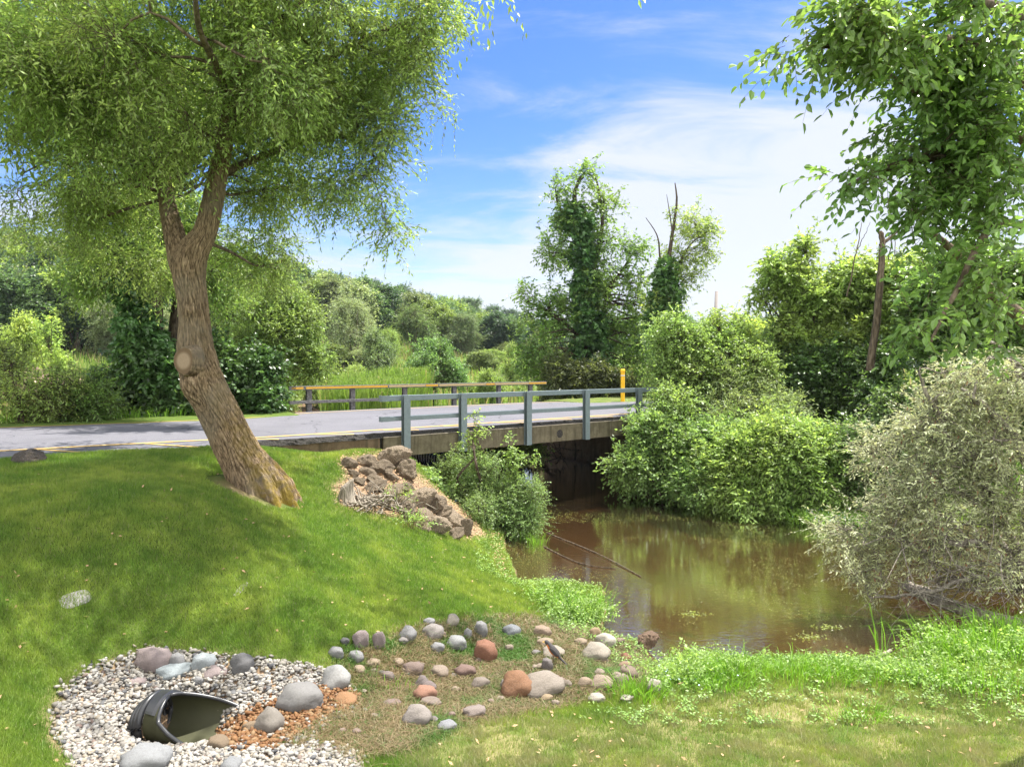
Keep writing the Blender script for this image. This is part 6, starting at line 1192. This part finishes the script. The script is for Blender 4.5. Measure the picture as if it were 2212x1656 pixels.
for a in [(1265, 1330, 190, .40, .30, .17, 60, 'long bladed grass clump on the small point jutting into the creek'), (1200, 1310, 110, .26, .3, .2, 50, 'shorter grass and weeds left on the small point'), (1235, 1335, 60, .2, .3, .2, 130, 'low leafy weeds at the tip of the small point'), (1160, 1285, 60, .2, .3, .16, 20, 'dry looking grass tuft where the lawn meets the small point'),
          (1500, 1450, 130, .38, .3, .17, 90, 'leafy clump with arching blades beside the pinkish boulder'), (1590, 1455, 150, .40, .3, .2, 20, 'arching grass clump in the middle of the near shore'), (1470, 1470, 60, .22, .3, .15, 100, 'low weeds with small pale flowers by the inlet'), (1545, 1475, 160, .26, .3, .18, 0, 'bright grass tuft behind the inlet weeds'), (1720, 1455, 260, .34, .3, .26, 0, 'wide bright green grass clump in the middle of the near shore'),
          (1800, 1455, 170, .32, .3, .2, 0, 'tall bright grass right of the wide clump'), (1880, 1460, 110, .26, .3, .2, 40, 'grass and weeds below the driftwood'), (1990, 1460, 120, .30, .3, .22, 50, 'grass clump below the trailing willow twigs'), (2060, 1420, 240, .5, .3, .24, 90, 'dense dark green grass clump at the foot of the willow shrub'), (2150, 1425, 260, .5, .3, .26, 90, 'tall grass clump at the right edge of the near shore'),
          (2130, 1480, 200, .36, .3, .28, 60, 'wide grass patch in front of the right edge clump'), (1390, 1500, 150, .24, .3, .12, 0, 'spiky grass tuft beside the white boulder'), (1350, 1490, 90, .2, .3, .12, 0, 'small spiky grass tuft at the end of the cobble row'), (1565, 1480, 120, .22, .3, .16, 0, 'fine bright grass in front of the middle shore clump'), (2175, 1375, 160, .45, .3, .2, 0, 'grass fringe behind the fallen log at the right edge'),
          (1860, 1545, 170, .14, .3, .14, 0, 'dark low grass tuft in the dry lawn at the lower right'), (1160, 1195, 60, .25, .3, .10, 0, 'thin grass hanging from the foot of the bank bush'), (1130, 1175, 80, .3, .3, .14, 0, 'grass fringe right under the bank bush'), (828, 1475, 60, .16, .3, .10, 0, 'green grass tuft beside the light grey boulder')]:
    clump('grass_clump', a[7], a[0], a[1] + (8 if a[1] > 1440 else 0), a[2], a[3] * (.62 if 1440 < a[1] < 1490 and a[0] < 2100 else .85), a[4], a[5], leafy=a[6], petals=30 if 'flower' in a[7] else 0)
clump('flowering_weeds', 'lush green weeds with tiny pale blue flowers on the far shore', 1810, 1125, 500, .3, .3, .40, leafy=420, petals=420, z=.05, group='flowering weeds on the far shore', cat='weeds', col=(.2, .36, .06), bw=.012)
clump('flowering_weeds', 'darker flowering weeds between the bank bush and the willow shrub', 1870, 1100, 200, .3, .3, .5, leafy=420, petals=300, z=.1, group='flowering weeds on the far shore', cat='weeds', col=(.13, .25, .05), bw=.012)
clump('grass_clump', 'dry stalks leaning from the middle of the broad bank bush', 1650, 1060, 60, .9, .3, .25, 'drygrass', z=.3, cat='grass clump')
clump('reed_stalk', 'single bent reed standing in the water near the driftwood', 1905, 1425, 7, .62, .3, .03, z=0., cat='reed', bw=.018)
clump('dry_stalks', 'upright dead stalks growing out of the rock pile behind the stump', 850, 1095, 90, .34, .3, .13, 'drygrass', lean=.18, group='weeds on the rock pile', cat='weeds', leafy=16, bw=.006)
clump('weed_clump', 'small bright weed among the lower rocks', 892, 1085, 0, .12, .3, .05, leafy=22, group='weeds on the rock pile', cat='weeds', col=(.25, .4, .05))
clump('weed_clump', 'sprawling dry and green weed at the foot of the rock pile', 880, 1135, 60, .14, .3, .16, 'drygrass', leafy=36, group='weeds on the rock pile', cat='weeds')
# floating and sunken water plants
A_g = Acc(); wn_ = 60000; X2 = rng.uniform(-1, 8, wn_); Y2 = rng.uniform(7.6, 17, wn_); f = fbm2(X2 * .9 + 3, Y2 * .9 + 1, 5); okw = inpoly(X2, Y2, WATER) & (f > .47 + .10 * rng.random(wn_)) & (rng.random(wn_) < .45); X2, Y2 = X2[okw], Y2[okw]; n = len(X2)
leafs(A_g, np.stack([X2, Y2, rng.uniform(.002, .006, n)], 1), rng.normal(0, 1, (n, 3)) * np.array([1, 1, .05]), UP + rng.normal(0, .12, (n, 3)), rng.uniform(.012, .03, n), .014, rng.random(n)); o = single('water_plants', A_g.mesh('water_plants'), 'leaf', 'small floating plants patching the brown creek water', 'water plants', kind='stuff'); o.color = (.14, .16, .035, 1)
for px, py, lb in [(1750, 1375, 'small raft of green water weed in the right part of the creek'), (1790, 1355, 'dull weed raft right behind the small green one'), (1495, 1325, 'tiny pale leaf cluster floating mid creek')]:
    c = G(px, py, .0); A = Acc(); n = 90; a = rng.normal(0, 1, (n, 3)) * np.array([.10, .05, .008]); a[:, 2] = np.abs(a[:, 2]); leafs(A, a, rng.normal(0, 1, (n, 3)) * np.array([1, 1, .3]), UP + rng.normal(0, .4, (n, 3)), .035, .02, rng.random(n)); single('water_weed', A.mesh('water_weed'), 'leaf', lb, 'water weed', loc=tuple(c), color=(.16, .2, .04))
# marsh: reeds, cattails, low growth
def reeds(name, label, poly_xy, n, hmin, hmax, w_, mat, dryf, lean=.15, plumes=0, cat='reeds'):
    poly = np.array(poly_xy, float); lo, hi = poly.min(0), poly.max(0); xy = rng.uniform(lo, hi, (n * 3, 2)); q = inpoly(xy[:, 0], xy[:, 1], poly) & ~inpoly(xy[:, 0], xy[:, 1], WATER); xy = xy[q][:n]; z = gz(xy[:, 0], xy[:, 1]); A = Acc()
    f = fbm2(xy[:, 0] * .25, xy[:, 1] * .25); blades(A, xy, z - .05, rng.uniform(hmin, hmax, len(xy)) * (.6 + .8 * f), w_, rng, lean, seg=2); me = A.mesh(name); d = (rng.random(len(xy)) < dryf) * 1.; at = me.attributes.new('dry', 'FLOAT', 'FACE'); at.data.foreach_set('value', np.r_[d, d, d].astype(np.float32)); single(name, me, mat, label, cat, kind='stuff')
    if plumes:
        i = rng.integers(len(xy), size=plumes); A = Acc(); P = np.stack([xy[i, 0], xy[i, 1], z[i] + hmax * (.6 + .8 * f[i]) * .85], 1); leafs(A, P, UP + rng.normal(0, .25, (plumes, 3)), rng.normal(0, 1, (plumes, 3)), .32, .10, rng.random(plumes)); single('reed_plumes', A.mesh('reed_plumes'), 'plume', 'pinkish brown plumes over the reeds on the left', 'reeds', kind='stuff')
reeds('cattails', 'bright green cattails standing behind the middle of the far railing', [(-9.4, 31), (-5.0, 31), (-4.4, 40), (-9.2, 40)], 6000, 1.9, 2.9, .045, 'reed', .02)
reeds('marsh_reeds', 'pale reed bed with pinkish plumes at the left behind the road', [(-46, 24), (-13, 21), (-17, 34), (-30, 46), (-60, 52)], 22000, 1.4, 2.3, .05, 'reed', .35, plumes=2600)
reeds('marsh_grass', 'green and tan grass covering the marsh behind the pond', [(-70, 50), (-28, 61), (-8, 62), (-6, 40), (30, 36), (90, 120), (-100, 120)], 60000, .6, 1.4, .07, 'reed', .25)
reeds('road_verge_grass', 'long grass along the far verge of the road', [tuple(RP(-6, 18.9, 0)[:2]), tuple(RP(8.3, 20.2, 0)[:2]), tuple(RP(8.3, 21.5, 0)[:2]), tuple(RP(-6, 21.5, 0)[:2])], 5000, .15, .4, .018, 'tuft', .1, lean=.4)
reeds('far_bank_grass', 'grass and weeds on the bank behind the right hand bushes', [(5.6, 19.5), (6.6, 16.9), (8, 14.6), (12, 12.2), (22, 14), (22, 30), (8, 28), (5, 21.5)], 22000, .2, .6, .022, 'tuft', .15, lean=.4)

# ------------------------------------------------------------------ summer haze over the valley
a_ = Acc(); box(a_, (20, 270, 33), (1150, 0, 0), (0, 470, 0), (0, 0, 45)); me = a_.mesh('haze', rnd=False)
hs = NT('haze'); pv = hs.n('ShaderNodeVolumePrincipled', Density=.00016); pv.inputs['Color'].default_value = (.82, .9, 1, 1); pv.inputs['Anisotropy'].default_value = .3; hs.t.links.new(pv.outputs[0], hs.out.inputs['Volume'])
single('haze', me, hs.m, kind='stuff')
sc.cycles.volume_bounces = 0
